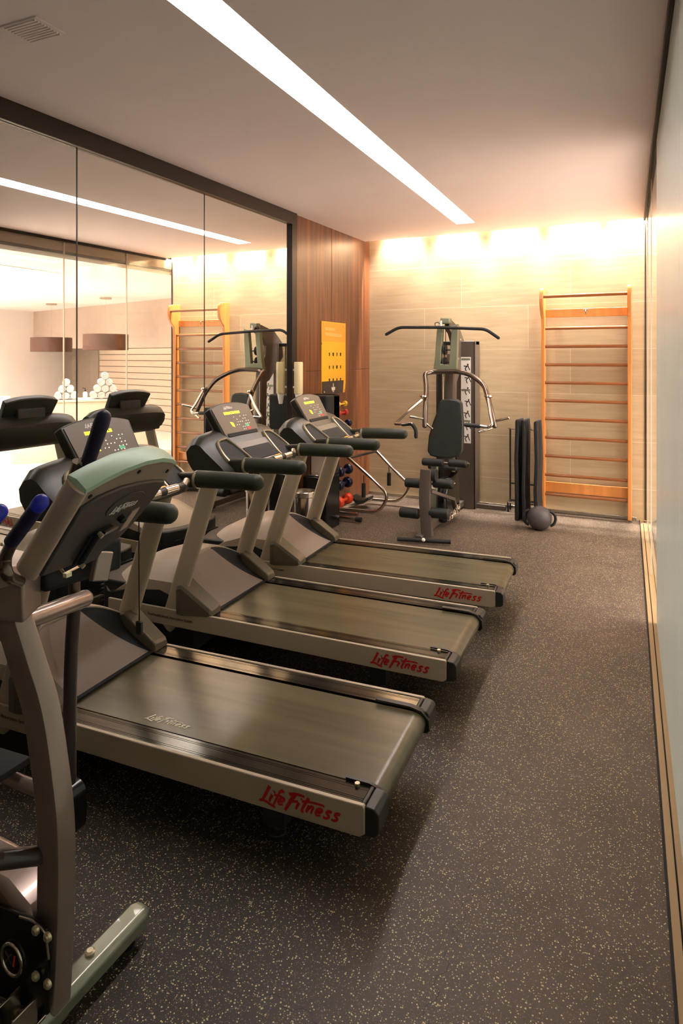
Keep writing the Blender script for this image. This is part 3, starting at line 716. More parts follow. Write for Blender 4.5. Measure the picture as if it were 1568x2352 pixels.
    # wedge wings over both rails
    for far in (0, 1):
        fy = (lambda y: W-y) if far else (lambda y: y)
        R = []
        for x, z0, zt, a, b in ((-1.288,.252,.288,.006,.094),(-1.300,.250,.300,.000,.098),(-1.470,.24,.408,-.012,.100),(-1.505,.24,.395,-.006,.090)):
            R.append([Vector(p) for p in ((x,fy(a),z0),(x,fy(a),zt-.028),(x,fy(a+.008),zt-.008),(x,fy(b-.006),zt),(x,fy(b),zt-.006),(x,fy(b),z0))])
        mb = MB(); mb.rings(R); mb.build('wing', 'silver_dark', t, smooth=False, bevel=.003)
    # uprights: flattened silver posts leaning back to the user
    for far in (0, 1):
        y = W-.028 if far else .028
        p = [(-1.60,y,.16),(-1.555,y,.22),(-1.46,y,.50),(-1.38,y,.74),(-1.315,y,.93),(-1.28,y,1.04)]
        mb = MB(); prof = [(math.cos(a)*(.021 if abs(math.cos(a)) > .01 else .021), math.sin(a)*.054) for a in [2*PI*k/20 for k in range(20)]]
        prof = [(max(-.020, min(.020, a*1.25)), b) for a, b in prof]
        mb.sweep(cm(p, 4), prof, up=(0,1,0)); mb.build('upright', 'silver', t)
    # console housing (visor shaped)
    N = 19; R = []; base = [(-1.13,1.022),(-1.145,1.045),(-1.29,1.168),(-1.330,1.208),(-1.372,1.222),(-1.415,1.208),(-1.455,1.155),(-1.445,1.085),(-1.40,1.015),(-1.34,.982),(-1.16,.992)]
    for i in range(N):
        s = i/(N-1); y = -.035+s*(W+.07); e = 2*s-1; ar = max(0, 1-abs(e)**7)**.5; k = .90+.10*max(0, 1-abs(e)**2.2)
        cx, cz = -1.32, 1.06; f = .72+.28*ar
        R.append([Vector((cx+(x-cx)*f, y, cz+(1.0+(z-1.0)*k-cz)*f)) for x, z in base])
    mb = MB(); mb.rings(R); hd = mb.build('console_housing', 'hood', t)
    # helper: point on the dash slope
    def D(y, s, h=0): # s 0 at the low rear edge, 1 at the top
        e = 2*(y+.035)/(W+.07)-1; k = .90+.10*max(0, 1-abs(e)**2.2); ar = max(0, 1-abs(e)**7)**.5; f = .72+.28*ar
        x = -1.145-.145*s; z = 1.0+(.045+.123*s)*k; x = -1.32+(x+1.32)*f; z = 1.06+(z-1.06)*f
        return Vector((x+.647*h, y, z+.762*h))
    def plate(name, mat, outline, h0, h1, parent):
        mb = MB(); mb.prism(outline, lambda y, s: D(y, s, h0), lambda y, s: D(y, s, h1)); return mb.build(name, mat, parent, bevel=.0015)
    plate('cup_holder', 'matte', [(.03,-.02),(.17,-.02),(.185,.55),(.13,1.0),(.07,.95),(.035,.55)], -.006, .005, hd)
    plate('cup_holder', 'matte', [(.53,-.02),(.67,-.02),(.665,.55),(.63,.95),(.57,1.0),(.515,.55)], -.006, .005, hd)
    plate('dash_tray', 'panel', [(.19,-.05),(.51,-.05),(.515,.80),(.185,.80)], -.004, .006, hd)
    plate('dash_slot', 'matte', [(.212,.06),(.488,.06),(.49,.56),(.21,.56)], .004, .0095, hd)
    plate('sticker', 'yellow', [(.43,-.03),(.49,-.03),(.49,.04),(.43,.04)], .0085, .0105, hd)
    for pts in ([(.02,-.02),(.022,.5),(.06,.98),(.12,1.04),(.16,.95),(.195,.3),(.20,-.02)], [(.68,-.02),(.678,.5),(.64,.98),(.58,1.04),(.54,.95),(.505,.3),(.50,-.02)]):
        mb = MB(); mb.tube(cm([D(y, s, .004) for y, s in pts], 4), .0125, 8, flat=.6); mb.build('holder_trim', 'trim', hd)
    # display tablet
    c = Vector((-1.352, .35, 1.256)); sl = Vector((-.105, 0, .180)).normalized(); nr = Vector((.180, 0, .105)).normalized(); yd = Vector((0,1,0))
    def T(a, b, h): return c+yd*a+sl*b+nr*h
    out = []
    hh, hw, hb = .118, .205, .178
    for k in range(13):
        s = k/12; a = -hw+2*hw*s; out.append((a, hh-.030*abs(2*s-1)**2.4))
    out += [(hb+.012,-hh+.03),(hb-.012,-hh),(-hb+.012,-hh),(-hb-.012,-hh+.03)]
    mb = MB(); mb.prism(out, lambda a, b: T(a, b, -.045), lambda a, b: T(a, b, .0)); dp = mb.build('display', 'hood', t, bevel=.008, seg=3)
    o2 = [(a*.93, b*.90+.004) for a, b in out]
    mb = MB(); mb.prism(o2, lambda a, b: T(a, b, -.002), lambda a, b: T(a, b, .003)); fc = mb.build('display_face', 'panel', dp, bevel=.001)
    mb = MB(); mb.prism(rrect(-.155,.155,-.098,-.075,.008), lambda a, b: T(a, b, .001), lambda a, b: T(a, b, .008)); mb.build('display_lip', 'matte', dp, bevel=.002)
    lg = MB(); logo(lg, T(-.075,.074,.0032), yd, sl, .020, thick=.0006, bold=1.4); lg.build('display_word_mark', 'white_ink', dp, smooth=False)
    rd = random.Random(3); mb = MB(); x = -.095
    for wlen in (5, 4, 4):
        for k in range(wlen):
            for seg in ((0,0,.008,.0022),(0,.0065,.008,.0022),(0,.013,.008,.0022),(0,0,.002,.015),(.006,0,.002,.015)):
                if rd.random() < .72:
                    a0, b0, wa, hb_ = seg; q = [(x+a0, .040+b0),(x+a0+wa, .040+b0),(x+a0+wa, .040+b0+hb_),(x+a0, .040+b0+hb_)]
                    mb.prism(q, lambda a, b: T(a, b, .003), lambda a, b: T(a, b, .0037))
            x += .0115
        x += .006
    mb.prism([(-.075,-.008),(-.050,-.014),(-.048,-.040),(-.066,-.036)], lambda a, b: T(a, b, .003), lambda a, b: T(a, b, .0037))
    mb.build('lit_characters', 'led', dp, smooth=False)
    mb = MB()
    for a, b in [(-.02+.022*i, .018-.017*j) for i in range(7) for j in range(4) if rd.random() < .6]+[(.03+.02*i, -.05-.014*j) for i in range(4) for j in range(2)]:
        mb.prism([(a,b),(a+.005,b),(a+.005,b+.004),(a,b+.004)], lambda u, v: T(u, v, .003), lambda u, v: T(u, v, .0036))
    mb.build('key_marks', 'led_w', dp, smooth=False)
    for nm, mt, a, b in (('stop_button','btn_red',.085,-.062),('start_button','btn_green',.080,-.040)):
        mb = MB(); mb.prism([(a+.013*math.cos(q)*1.4, b+.008*math.sin(q)) for q in [2*PI*k/12 for k in range(12)]], lambda u, v: T(u, v, .002), lambda u, v: T(u, v, .0055)); mb.build(nm, mt, dp)
    mb = MB(); mb.box(-1.42,-1.36,.24,.46,1.17,1.27); mb.build('display_stem', 'black', t, bevel=.01)
    # handrails with thick grips, cross bar with pulse contacts
    for far in (0, 1):
        y = W-.04 if far else .04
        mb = MB(); mb.sweep([(-1.40,y,1.035),(-1.25,y,1.045),(-1.085,y,1.058)], [(p[0]*1, p[1]) for p in rrect(-.029,.029,-.034,.034,.014)], up=(0,1,0)); mb.build('handrail_arm', 'hood', t)
        mb = MB(); mb.tube([(-1.09,y,1.060),(-.95,y,1.064),(-.785,y,1.066)], [.040,.039,.037], 20, round_=True); mb.build('handrail_grip', 'grip', t)
        mb = MB(); mb.tube([(-1.098,y,1.058),(-1.084,y,1.058)], .0415, 20); mb.build('grip_ring', 'trim', t)
    pts = fil([(-1.20,.03,1.03),(-1.10,.12,1.045),(-1.055,.24,1.06),(-1.055,.46,1.06),(-1.10,.58,1.045),(-1.20,.67,1.03)], .06, 4)
    mb = MB(); mb.tube(pts, .017, 14); cb = mb.build('cross_bar', 'black', t)
    for y0, y1, x in ((.25,.33,-1.055),(.37,.45,-1.055)):
        mb = MB(); mb.tube([(x,y0,1.06),(x,y1,1.06)], .0185, 14); mb.build('pulse_contact', 'steel', cb)
    for ya, yb_ in ((.10,.19),(.51,.60)):
        xa = -1.112 if ya < .3 else -1.07; xb = -1.07 if ya < .3 else -1.112
        mb = MB(); mb.tube([(xa,ya+.01,1.047),(xb,yb_,1.057)], .0185, 14); mb.build('pulse_contact', 'steel', cb)
    mb = MB(); mb.pz([(-1.20,.06),(-1.15,.08),(-1.12,.20),(-1.12,.50),(-1.15,.62),(-1.20,.64),(-1.36,.64),(-1.36,.06)], 1.012, 1.024); mb.build('console_shelf', 'hood', t, bevel=.004)
    return t

T1 = make_treadmill('nearest treadmill, just behind the cross trainer, its whole wide belt in view')
T2 = copy_tree(T1); T3 = copy_tree(T1)
for t in (T2, T3):       # their belts have turned the mark out of sight
    for c in t.children_recursive:
        if c.name.startswith('belt_word_mark'): bpy.data.objects.remove(c)
for t, x, y, a in ((T1,-.775,1.814,3.3),(T2,-.829,2.842,2.6),(T3,-.828,3.812,3.9)):
    t.location = (x,y,0); t.rotation_euler = (0,0,math.radians(a))
T2['label'] = 'middle treadmill of the three, standing between the other two'
T3['label'] = 'farthest treadmill, closest to the multi gym and the wall bars'
# safety cord of the first treadmill
mb = MB(); mb.tube([(-1.686, 1.8, 1.03), (-1.686, 1.8, 0.866), (-1.684, 1.8, 0.67)], .0022, 6)
p = Vector((-1.684, 1.8, 0.662)); a = Matrix.Rotation(-math.radians(3.3), 3, 'Z')
cord = MB(); k1 = MB(); k1.obox(tuple(p+Vector((0,0,-.018))), (.026,.014,.048), Matrix.Identity(3))
def to_local(mb):
    for i, v in enumerate(mb.v): mb.v[i] = a @ (v-Vector((-.775,1.814,0)))
    return mb
sc = to_local(mb).build('safety_cord', 'matte', T1, world=False)
to_local(k1).build('safety_key', 'black', sc, world=False, bevel=.004)
# ---------------------------------------------------------------- cross trainer in the foreground
t = thing('cross_trainer', 'grey cross trainer in the foreground at left, with blue tipped handles', 'cross trainer', (-1.33,1.13,0))
# curved front post (rectangular tube)
path = cm([(-1.322,1.112,.03),(-1.313,1.112,.12),(-1.302,1.112,.32),(-1.302,1.112,.49),(-1.318,1.112,.61),(-1.352,1.112,.76),(-1.398,1.112,.86),(-1.462,1.112,.985),(-1.51,1.112,1.06)], 6)
mb = MB(); mb.sweep(path, rrect(-.027,.027,-.037,.037,.006,2), up=(0,1,0)); mb.build('front_post', 'ell', t)
# floor stabiliser
mb = MB(); pr = [(-.036,-.022),(.036,-.022),(.036,.010),(.022,.024),(-.022,.024),(-.036,.010)]
mb.rings([[Vector((-1.316+a*s,y,.055+b*s)) for a, b in pr] for y, s in ((.70,.7),(.715,1),(1.395,1),(1.42,.72))]); sb = mb.build('stabiliser', 'stab', t, bevel=.004)
for y in (.76,1.35):
    mb = MB(); mb.lathe([(.026,0),(.028,.012),(.012,.016),(.012,.04)], (-1.316,y,0), 18); mb.build('foot', 'black', sb)
for x, y in ((-1.322,1.235),(-1.322,.99)):
    mb = MB(); mb.lathe([(.013,.078),(.013,.084),(.008,.088)], (x,y,0), 14); mb.build('bolt', 'bolt', sb)
mb = MB(); mb.box(-1.35,-1.285,.965,1.07,.078,.086); mb.box(-1.35,-1.343,.985,1.05,.08,.145); mb.box(-1.295,-1.288,.985,1.05,.08,.145); mb.build('bracket', 'steel', t, bevel=.002)
for x, y in ((-1.335,.985),(-1.30,.985),(-1.335,1.045),(-1.30,1.045)):
    mb = MB(); mb.lathe([(.008,.086),(.008,.093),(.004,.096)], (x,y,0), 8); mb.build('bolt', 'bolt', t)
# dark side plate with round badge and bolts, shroud behind
mb = MB(); mb.py([(-1.60,.05),(-1.268,.10),(-1.262,.24),(-1.275,.295),(-1.31,.305),(-1.60,.275)], 1.058, 1.068); plt = mb.build('side_plate', 'gloss_black', t, bevel=.003)
mb = MB(); mb.tube(fil([(-1.36,1.0575,.296),(-1.31,1.0575,.304),(-1.272,1.0575,.292),(-1.262,1.0575,.235)], .02), .003, 8); mb.build('plate_edge', 'steel', plt)
bc = (-1.383,1.058,.187)
mb = MB(); mb.tube([(bc[0]+.034*math.cos(a), bc[1]-.003, bc[2]+.036*math.sin(a)) for a in [2*PI*k/36 for k in range(36)]], .0048, 10, closed=True, up=(0,1,0)); bd = mb.build('badge_ring', 'chrome', plt)
mb = MB(); mb.lathe([(.034,0),(.034,.004)], bc, 30, (0,-1,0)); mb.build('badge', 'gloss_black', bd)
tx = text_mb('X', (bc[0]-.025,bc[1]-.0045,bc[2]-.014), (1,0,.05), (0,0,1), .040); tx.build('badge_letter', 'steel', bd, smooth=False)
mb = MB(); mb.prism([(.004,-.013),(.009,-.013),(.014,.014),(.009,.014)], lambda a, b: (bc[0]+a, bc[1]-.0045, bc[2]+b), lambda a, b: (bc[0]+a, bc[1]-.0052, bc[2]+b)); mb.build('badge_numeral', 'red', bd, smooth=False)
for q in ((-1.298, 1.055, 0.291), (-1.259, 1.055, 0.291), (-1.298, 1.055, 0.185), (-1.259, 1.055, 0.183)):
    mb = MB(); mb.lathe([(.0105,0),(.0105,.006),(.006,.010)], q, 16, (0,-1,0)); mb.build('bolt', 'bolt', plt)
mb = MB(); mb.py([(-1.345,.04),(-1.345,.29),(-1.44,.335),(-1.60,.34),(-2.25,.40),(-2.55,.30),(-2.62,.14),(-2.55,.04)], 1.07, 1.185); sh = mb.build('drive_shroud', 'ell', t, bevel=.02, seg=3)
mb = MB(); mb.lathe([(.02,-.075),(.26,-.075),(.29,-.05),(.29,.05),(.26,.075),(.02,.075)], (-2.32,1.128,.33), 36, (0,1,0)); mb.build('flywheel_cover', 'ell_back', t)
mb = MB(); mb.rings([[Vector((-2.58+a,y,.055+b)) for a, b in pr] for y in (.80,1.46)]); mb.build('stabiliser', 'stab', t, bevel=.004)
# pivot axle and arms
mb = MB(); mb.tube([(-1.445,.79,.965),(-1.57,1.445,.885)], .026, 20, round_=True); mb.build('pivot_axle', 'ell', t)
for s, y, ax in ((1,1.43,-1.595),(-1,.76,-1.45)):
    zt = .885 if s > 0 else .97
    am = MB(); am.tube(cm([(ax,y,zt),(ax-.015,y,.70),(ax-.02,y,.5),(ax-.02,y,.30)], 5), .0195, 18); arm = am.build('swing_arm', 'ell_dark', t)
    mb = MB()
    mb.tube(cm([(ax,y,zt),(ax+.02,y-s*.02,zt+.2),(ax+.04,y-s*.04,zt+.36),(ax+.07,y-s*.05,zt+.43)], 5), .017, 16)
    up = mb.build('arm_tube', 'gym_tube', arm)
    if s > 0:
        a0, b0, rg = Vector((-1.516, 1.4, 1.293)), Vector((-1.445, 1.4, 1.446)), .0225
        mb = MB(); mb.tube([Vector((ax+.07,y-.05,zt+.43)), a0], .016, 14); mb.build('arm_tube', 'gym_tube', arm)
        mb = MB(); mb.tube([a0, a0*.15+b0*.85], [.0205,rg], 18); mb.build('hand_grip', 'blue_grip', arm)
        mb = MB(); mb.tube([a0*.15+b0*.85, b0], [rg+.0008,.0215], 18, round_=True); mb.build('grip_cap', 'blue_grip', arm)
    # pedal rail
    mb = MB(); mb.tube(cm([(ax-.03,y-s*.01,.28),(ax-.25,y-s*.02,.28),(ax-.75,y-s*.04,.33)], 5), .022, 16); rl = mb.build('pedal_rail', 'ell', arm)
    mb = MB(); mb.sweep([(ax-.20,y-s*.06,.34),(ax-.38,y-s*.06,.33),(ax-.55,y-s*.06,.34)], rrect(-.07,.07,-.012,.012,.01,2), up=(0,1,0)); mb.build('foot_pedal', 'matte', arm, bevel=.004)
    # link at the bottom of the arm
    mb = MB(); q = fil([Vector((ax-.02+a_, y, z_)) for a_, z_ in ((-.03,.31),(0,.325),(.035,.31),(.04,.25),(.035,.19),(0,.175),(-.03,.19))], .02)
    mb.sweep(q, rect(.024,.006), up=(0,1,0)); mb.tube([(ax-.02,y-.022,.285),(ax-.02,y+.022,.285)], .018, 14); mb.tube([(ax-.015,y-.018,.215),(ax-.015,y+.018,.215)], .024, 16); mb.build('arm_link', 'gloss_black', arm)
# lower brace running to the left
mb = MB(); mb.tube([(-1.33,1.112,.415),(-1.351, 1.0, 0.473),(-1.385, 0.96, 0.465)], .021, 18); mb.build('step_bar', 'ell_dark', t)
# neck box under the console
mb = MB(); mb.pz([(-1.330,1.045),(-1.385,1.14),(-1.60,1.15),(-1.60,1.02),(-1.42,1.02)], .998, 1.128); mb.build('neck_cover', 'ell', t, bevel=.008, seg=3)
# console
Pc = Vector((-1.058,.975,1.343)); ac = Vector((-.19,.98,.012)).normalized(); bcv = Vector((-.144,-.005,-.195)).normalized(); nc = ac.cross(bcv)
if nc.x < 0: nc = -nc       # towards the aisle
def K(a, b, h): return Pc+ac*a+bcv*b+nc*h
out = [(0,0),(.05,-.016),(.12,-.030),(.20,-.034),(.28,-.026),(.34,-.010),(.378,.008),(.384,.03),(.372,.11),(.345,.19),(.305,.245),(.21,.275),(.02,.252),(0,.248)]
mb = MB(); mb.prism(out, lambda a, b: K(a, b, -.045), lambda a, b: K(a, b, .0)); cn = mb.build('console', 'ell_brown', t, bevel=.006, seg=3)
mb = MB(); R = []
for b_ in [k/10 for k in range(11)]:
    R.append([K(.004-.016*math.sin(q), .002+b_*.250, -.024+.028*math.cos(q)) for q in [2*PI*k/16 for k in range(16)]])
mb.rings(R); mb.build('side_trim', 'ell_silver', cn, bevel=.004)
mb = MB(); tp = out[:7]; R = []
for a, b in tp: R.append([K(a, b-.004, -.052), K(a, b-.010, -.03), K(a, b-.006, .0), K(a, b+.004, .003), K(a, b+.01, -.05)])
mb.rings(R); mb.build('top_trim', 'ell_green', cn)
inn = [(.012,.045),(.06,.026),(.14,.020),(.22,.028),(.30,.042),(.362,.058),(.355,.12),(.33,.185),(.295,.232),(.21,.262),(.1,.252),(.010,.240)]
mb = MB(); mb.prism(inn, lambda a, b: K(a, b, -.01), lambda a, b: K(a, b, .008)); ip = mb.build('back_cover', 'ell_back', cn, bevel=.004)
mb = MB(); mb.prism([(.205+.075*math.cos(q), .088+.036*math.sin(q)) for q in [2*PI*k/28 for k in range(28)]], lambda a, b: K(a, b, .006), lambda a, b: K(a, b, .0105)); em = mb.build('emblem', 'ell_back', ip, bevel=.001)
lg = MB(); logo(lg, K(.152,.100,.0112), ac, -bcv, .0235, thick=.0008, bold=1.5); lg.build('word_mark', 'white_ink', em, smooth=False)
for a, b in ((.030,.020),(.19,-.010),(.350,.026)):
    mb = MB(); mb.lathe([(.0055,0),(.0055,.003),(.003,.003)], K(a, b, -.0005), 12, nc); mb.build('screw_hole', 'matte', cn)
mb = MB(); mb.lathe([(.010,0),(.010,.012),(.006,.016)], K(.22,.135,.008), 12, nc); mb.build('knob', 'matte', ip)
mb = MB(); mb.prism(rrect(.125,.20,.150,.250,.006,2), lambda a, b: K(a, b, .006), lambda a, b: K(a, b, .024)); br = mb.build('mount_plate', 'black', ip, bevel=.003)
mb = MB(); mb.prism([(.145,.142),(.195,.138),(.195,.148),(.145,.152)], lambda a, b: K(a, b, .022), lambda a, b: K(a, b, .028)); mb.build('clip', 'steel', br)
mb = MB(); mb.prism([(.265,.130),(.295,.125),(.290,.19),(.260,.195)], lambda a, b: K(a, b, .008), lambda a, b: K(a, b, .011)); mb.build('rating_plate', 'ell_silver', ip)
mb = MB(); mb.tube([K(.13,.145,.02), K(.13,.24,.02)], .007, 8); mb.tube([K(.11,.15,.016), K(.11,.24,.016)], .004, 8); mb.build('hinge_rod', 'matte', br)
for a, b in ((.13,.145),(.13,.24)):
    mb = MB(); mb.lathe([(.006,0),(.006,.012)], K(a, b, .02), 10, nc); mb.build('bolt', 'bolt', br)
# tablet holder below the console
mb = MB(); q0 = K(.11,.262,-.01); mb.obox((-1.40,1.255,1.078), (.10,.23,.09), Matrix.Rotation(math.radians(-8),3,'Z')); hb = mb.build('mount_bracket', 'matte', t, bevel=.012, seg=3)
mb = MB(); mb.obox((-1.309, 1.26, 1.074), (.02,.050,.075), Matrix.Rotation(math.radians(-6),3,'Z') @ Matrix.Rotation(math.radians(-14),3,'X')); mb.build('receiver_box', 'ell', hb, bevel=.004)
mb = MB(); mb.tube([(-1.312, 1.12, 1.122), (-1.283, 1.12, 1.099), (-1.307, 1.2, 1.096)], .004, 8); mb.build('wire_clip', 'steel', hb)
mb = MB(); mb.obox((-1.273, 1.12, 1.099), (.012,.016,.010), Matrix.Identity(3)); mb.build('bolt', 'bolt', hb)
# fixed near handle with blue cap
ya = .90
pp = [(-1.179, 0.9, 1.245), (-1.2, 0.9, 1.207), (-1.192, 0.9, 1.175), (-1.26, 0.98, 1.128)]
mb = MB(); mb.tube(cm(pp, 6), .0125, 16); fh = mb.build('fixed_handle', 'gym_tube', t)
a0, b0 = Vector((-1.182, 0.9, 1.244)), Vector((-1.096, 0.9, 1.334))
mb = MB(); mb.tube([a0, a0*.12+b0*.88], .0150, 18, round_=False); mb.build('hand_grip', 'blue_grip', fh)
mb = MB(); mb.tube([a0*.10+b0*.90, b0], .0158, 18, round_=True); mb.build('grip_cap', 'blue', fh)
mb = MB(); mb.tube(cm([(-1.319, 1.02, 1.124), (-1.351, 1.0, 1.109), (-1.43, 0.97, 1.091)], 5), .018, 16); mb.build('handle_tube', 'ell', t)
a0, b0 = Vector((-1.212, 0.84, 1.243)), Vector((-1.137, 0.84, 1.323))
mb = MB(); mb.tube([a0, b0], .0150, 18); mb.build('hand_grip', 'blue_grip', fh)
mb = MB(); mb.tube([a0*.10+b0*.90, b0], .0158, 18, round_=True); mb.build('grip_cap', 'blue', fh)
mb = MB(); mb.tube(cm([Vector((-1.56,.80,1.20)), (a0+Vector((-.02,0,-.05))), a0], 5), .0155, 14); mb.build('arm_tube', 'gym_tube', fh)
# ---------------------------------------------------------------- multi gym
t = thing('multi_gym', 'grey multi gym with black back pad, lat bar and weight stack by the stone wall', 'multi gym', (-1.9,6.2,0))
mb = MB(); mb.box(-1.93,-1.87,5.62,6.95,.03,.09); mb.box(-2.12,-1.45,6.93,6.99,.0,.05); bf = mb.build('base_frame', 'gym_brown', t, bevel=.006)
mb = MB(); mb.box(-1.93,-1.87,5.46,5.66,.012,.05); mb.build('base_frame', 'gym_brown', t, bevel=.006)
mb = MB(); mb.tube([(-2.054, 5.345, 0.03), (-1.607, 5.458, 0.03)], .018, 14); fb = mb.build('foot_bar', 'matte', t)
mb = MB(); mb.sphere((-1.817, 5.351, 0.05), .016); mb.build('bolt', 'white', fb)
# weight stack with cover
mb = MB(); mb.box(-1.955,-1.755,6.86,6.875,.0,1.79); mb.box(-1.77,-1.755,6.86,7.06,.0,1.79); cvr = mb.build('stack_cover', 'gym_brown', t, bevel=.004)
mb = MB(); mb.box(-1.905,-1.80,6.852,6.86,.70,1.62); pc = mb.build('placard', 'white', cvr)
mb = MB(); rd = random.Random(5)
for k in range(3):
    z = 1.585-k*.33; mb.box(-1.900,-1.805,6.850,6.852,z,z+.022)
mb.build('placard_heading', 'gym_green', pc)
mb = MB()
for k in range(7):
    z = 1.51-k*.125
    c = (-1.83+.01*(k % 2), 6.8505, z); mb.lathe([(.009,0),(.009,.001)], (c[0],c[1],c[2]+.03), 8, (0,-1,0))
    for q in ((.0,.02,-.03,-.01),(-.03,-.01,-.015,-.045),(.0,.02,.02,-.03),(-.01,.01,-.045,.015)):
        a, b, c2, d2 = q; p0, p1 = Vector((c[0]+a,6.8505,c[2]+b)), Vector((c[0]+c2,6.8505,c[2]+d2)); dd = (p1-p0).normalized(); n = Vector((-dd.z,0,dd.x))*.005
        mb.add([p0-n,p1-n,p1+n,p0+n], [(0,1,2,3)])
mb.build('exercise_drawing', 'ink', pc, smooth=False)
mb = MB()
for k in range(16): mb.box(-2.16,-1.975,6.90,7.02,.12+k*.045,.162+k*.045)
mb.build('weight_stack', 'matte', t, bevel=.003)
for x in (-2.12,-2.015):
    mb = MB(); mb.tube([(x,6.96,.05),(x,6.96,1.78)], .010, 12); mb.build('guide_rod', 'steel', t)
mb = MB(); mb.box(-2.17,-1.755,6.90,7.04,1.75,1.79); mb.box(-2.19,-2.175,6.88,7.06,0,1.75); mb.build('stack_cover', 'matte', t, bevel=.004)
# mast and boom
mb = MB(); mb.sweep(cm([(-1.93,6.50,.05),(-1.93,6.52,.8),(-1.93,6.55,1.45),(-1.93,6.62,1.62)], 4), rrect(-.045,.045,-.06,.06,.008,2), up=(1,0,0)); mast = mb.build('mast', 'gym_brown', t)
mb = MB(); mb.box(-1.975,-1.968,6.435,6.44,1.0,1.42); mb.build('height_scale', 'pale_ink', mast)
mb = MB(); mb.px([(6.42,1.99),(6.50,2.0),(6.80,1.93),(6.98,1.80),(7.0,1.62),(6.88,1.52),(6.68,1.34),(6.56,1.30),(6.50,1.45),(6.60,1.60),(6.62,1.76),(6.52,1.86),(6.42,1.90)], -1.955, -1.905); boom = mb.build('boom', 'gym_brown', t, bevel=.004)
for yy, zz in ((6.46,1.945),(6.88,1.75)):
    mb = MB(); mb.lathe([(.01,-.012),(.05,-.012),(.042,0),(.05,.012),(.01,.012)], (-1.93,yy,zz), 24, (1,0,0)); mb.build('pulley', 'matte', boom)
mb = MB(); mb.box(-1.985,-1.885,6.36,6.44,1.955,2.015); mb.build('boom_cap', 'gym_green', boom, bevel=.01)
for x, y, z in ((-1.898,6.72,1.60),(-1.898,6.9,1.66),(-1.898,6.62,1.45),(-1.898,6.80,1.80)):
    mb = MB(); mb.lathe([(.011,0),(.011,.008)], (x,y,z), 10, (1,0,0)); mb.build('bolt', 'bolt', boom)
# forked yoke in front
yv = 6.40
fk = [(-2.062, 1.46), (-2.043, 1.593), (-2.016, 1.939), (-1.956, 1.937), (-1.984, 1.549), (-1.893, 1.541), (-1.861, 1.935), (-1.803, 1.952), (-1.807, 1.707), (-1.816, 1.463)]
mb = MB(); mb.prism(fk, lambda x, z: (x, yv-.03+(1.5-z)*.02, z), lambda x, z: (x, yv+.03+(1.5-z)*.02, z)); yk = mb.build('fork_yoke', 'gym_green', t, bevel=.004)
for q in ((-1.949, 6.42, 1.691), (-1.953, 6.42, 1.567)):
    mb = MB(); mb.lathe([(.01,-.012),(.052,-.012),(.044,0),(.052,.012),(.01,.012)], q, 24, (1,0,0)); mb.build('pulley', 'matte', yk)
    mb = MB(); mb.tube([(q[0]-.08,q[1],q[2]),(q[0]+.08,q[1],q[2])], .007, 8); mb.build('axle', 'matte', yk)
# lat bar on its cable
mb = MB(); mb.tube(fil([(-2.509, 6.22, 1.852), (-2.388, 6.25, 1.922), (-1.966, 6.3, 1.916), (-1.507, 6.3, 1.89), (-1.377, 6.26, 1.803)], .05), .0155, 14, round_=True); lb = mb.build('lat_bar', 'matte', t)
mb = MB(); q = Vector((-1.96, 6.31, 1.934)); mb.tube([q+Vector((0,0,.05)), q+Vector((0,0,-.01))], .013, 10); mb.build('swivel', 'white', lb)
mb = MB(); mb.tube([(-1.944, 6.42, 1.951), (-1.944, 6.42, 1.708)], .004, 6); mb.build('cable', 'matte', t)
mb = MB(); mb.tube(fil([(-2.021, 6.33, 1.918), (-2.03, 6.33, 1.962), (-1.994, 6.33, 1.97), (-1.966, 6.33, 1.935)], .01), .004, 6); mb.build('cable', 'matte', t)
# press arms: dark satin tube, bright handles
mb = MB(); mb.tube(fil([(-2.041, 6.05, 0.953), (-2.056, 6.12, 1.172), (-2.074, 6.2, 1.317), (-2.119, 6.28, 1.453), (-2.061, 6.34, 1.47), (-1.777, 6.34, 1.477), (-1.644, 6.3, 1.441), (-1.501, 6.22, 1.353), (-1.436, 6.12, 1.211), (-1.363, 6.05, 0.984)], .07), .024, 16, round_=True); pa = mb.build('press_arm', 'gym_tube', t)
for pts, r in (([(-2.082, 6.08, 1.203), (-2.188, 6.0, 1.099), (-2.318, 5.95, 0.967), (-2.217, 5.92, 0.974), (-2.124, 5.92, 0.986), (-2.084, 5.92, 0.922), (-2.084, 5.92, 0.859)], .015),
               ([(-1.434, 6.08, 1.234), (-1.391, 6.0, 1.08), (-1.364, 5.95, 1.009), (-1.396, 5.95, 0.976), (-1.492, 5.95, 0.988), (-1.606, 5.95, 0.99)], .015)):
    mb = MB(); mb.tube(fil(pts, .03), r, 12, round_=True); mb.build('press_handle', 'chrome', pa)
mb = MB(); mb.tube(fil([(-2.219, 5.925, 0.969), (-2.124, 5.92, 0.982), (-2.084, 5.92, 0.922), (-2.084, 5.92, 0.859)], .03), .018, 12, round_=True); mb.build('handle_sleeve', 'foam', pa)
mb = MB(); mb.tube([(-1.606, 5.95, 0.99), (-1.484, 5.95, 0.984)], .020, 12, round_=True); mb.build('handle_sleeve', 'foam', pa)
for q0, q1 in (((-2.17, 6.0, 1.04), (-2.058, 6.06, 1.019)), ((-2.031, 6.06, 0.978), (-1.97, 6.06, 0.93)), ((-1.357, 6.06, 1.028), (-1.221, 5.98, 1.068)), ((-1.383, 6.0, 0.964), (-1.484, 5.95, 0.932))):
    mb = MB(); mb.tube([q0, q1], .012, 12, round_=True); mb.build('press_peg', 'steel', pa)
for q in ((-2.071, 6.1, 1.236), (-1.435, 6.1, 1.253)):
    mb = MB(); mb.lathe([(.034,-.012),(.040,0),(.034,.014)], q, 18, (.15,0,1)); mb.build('collar', 'chrome', pa)
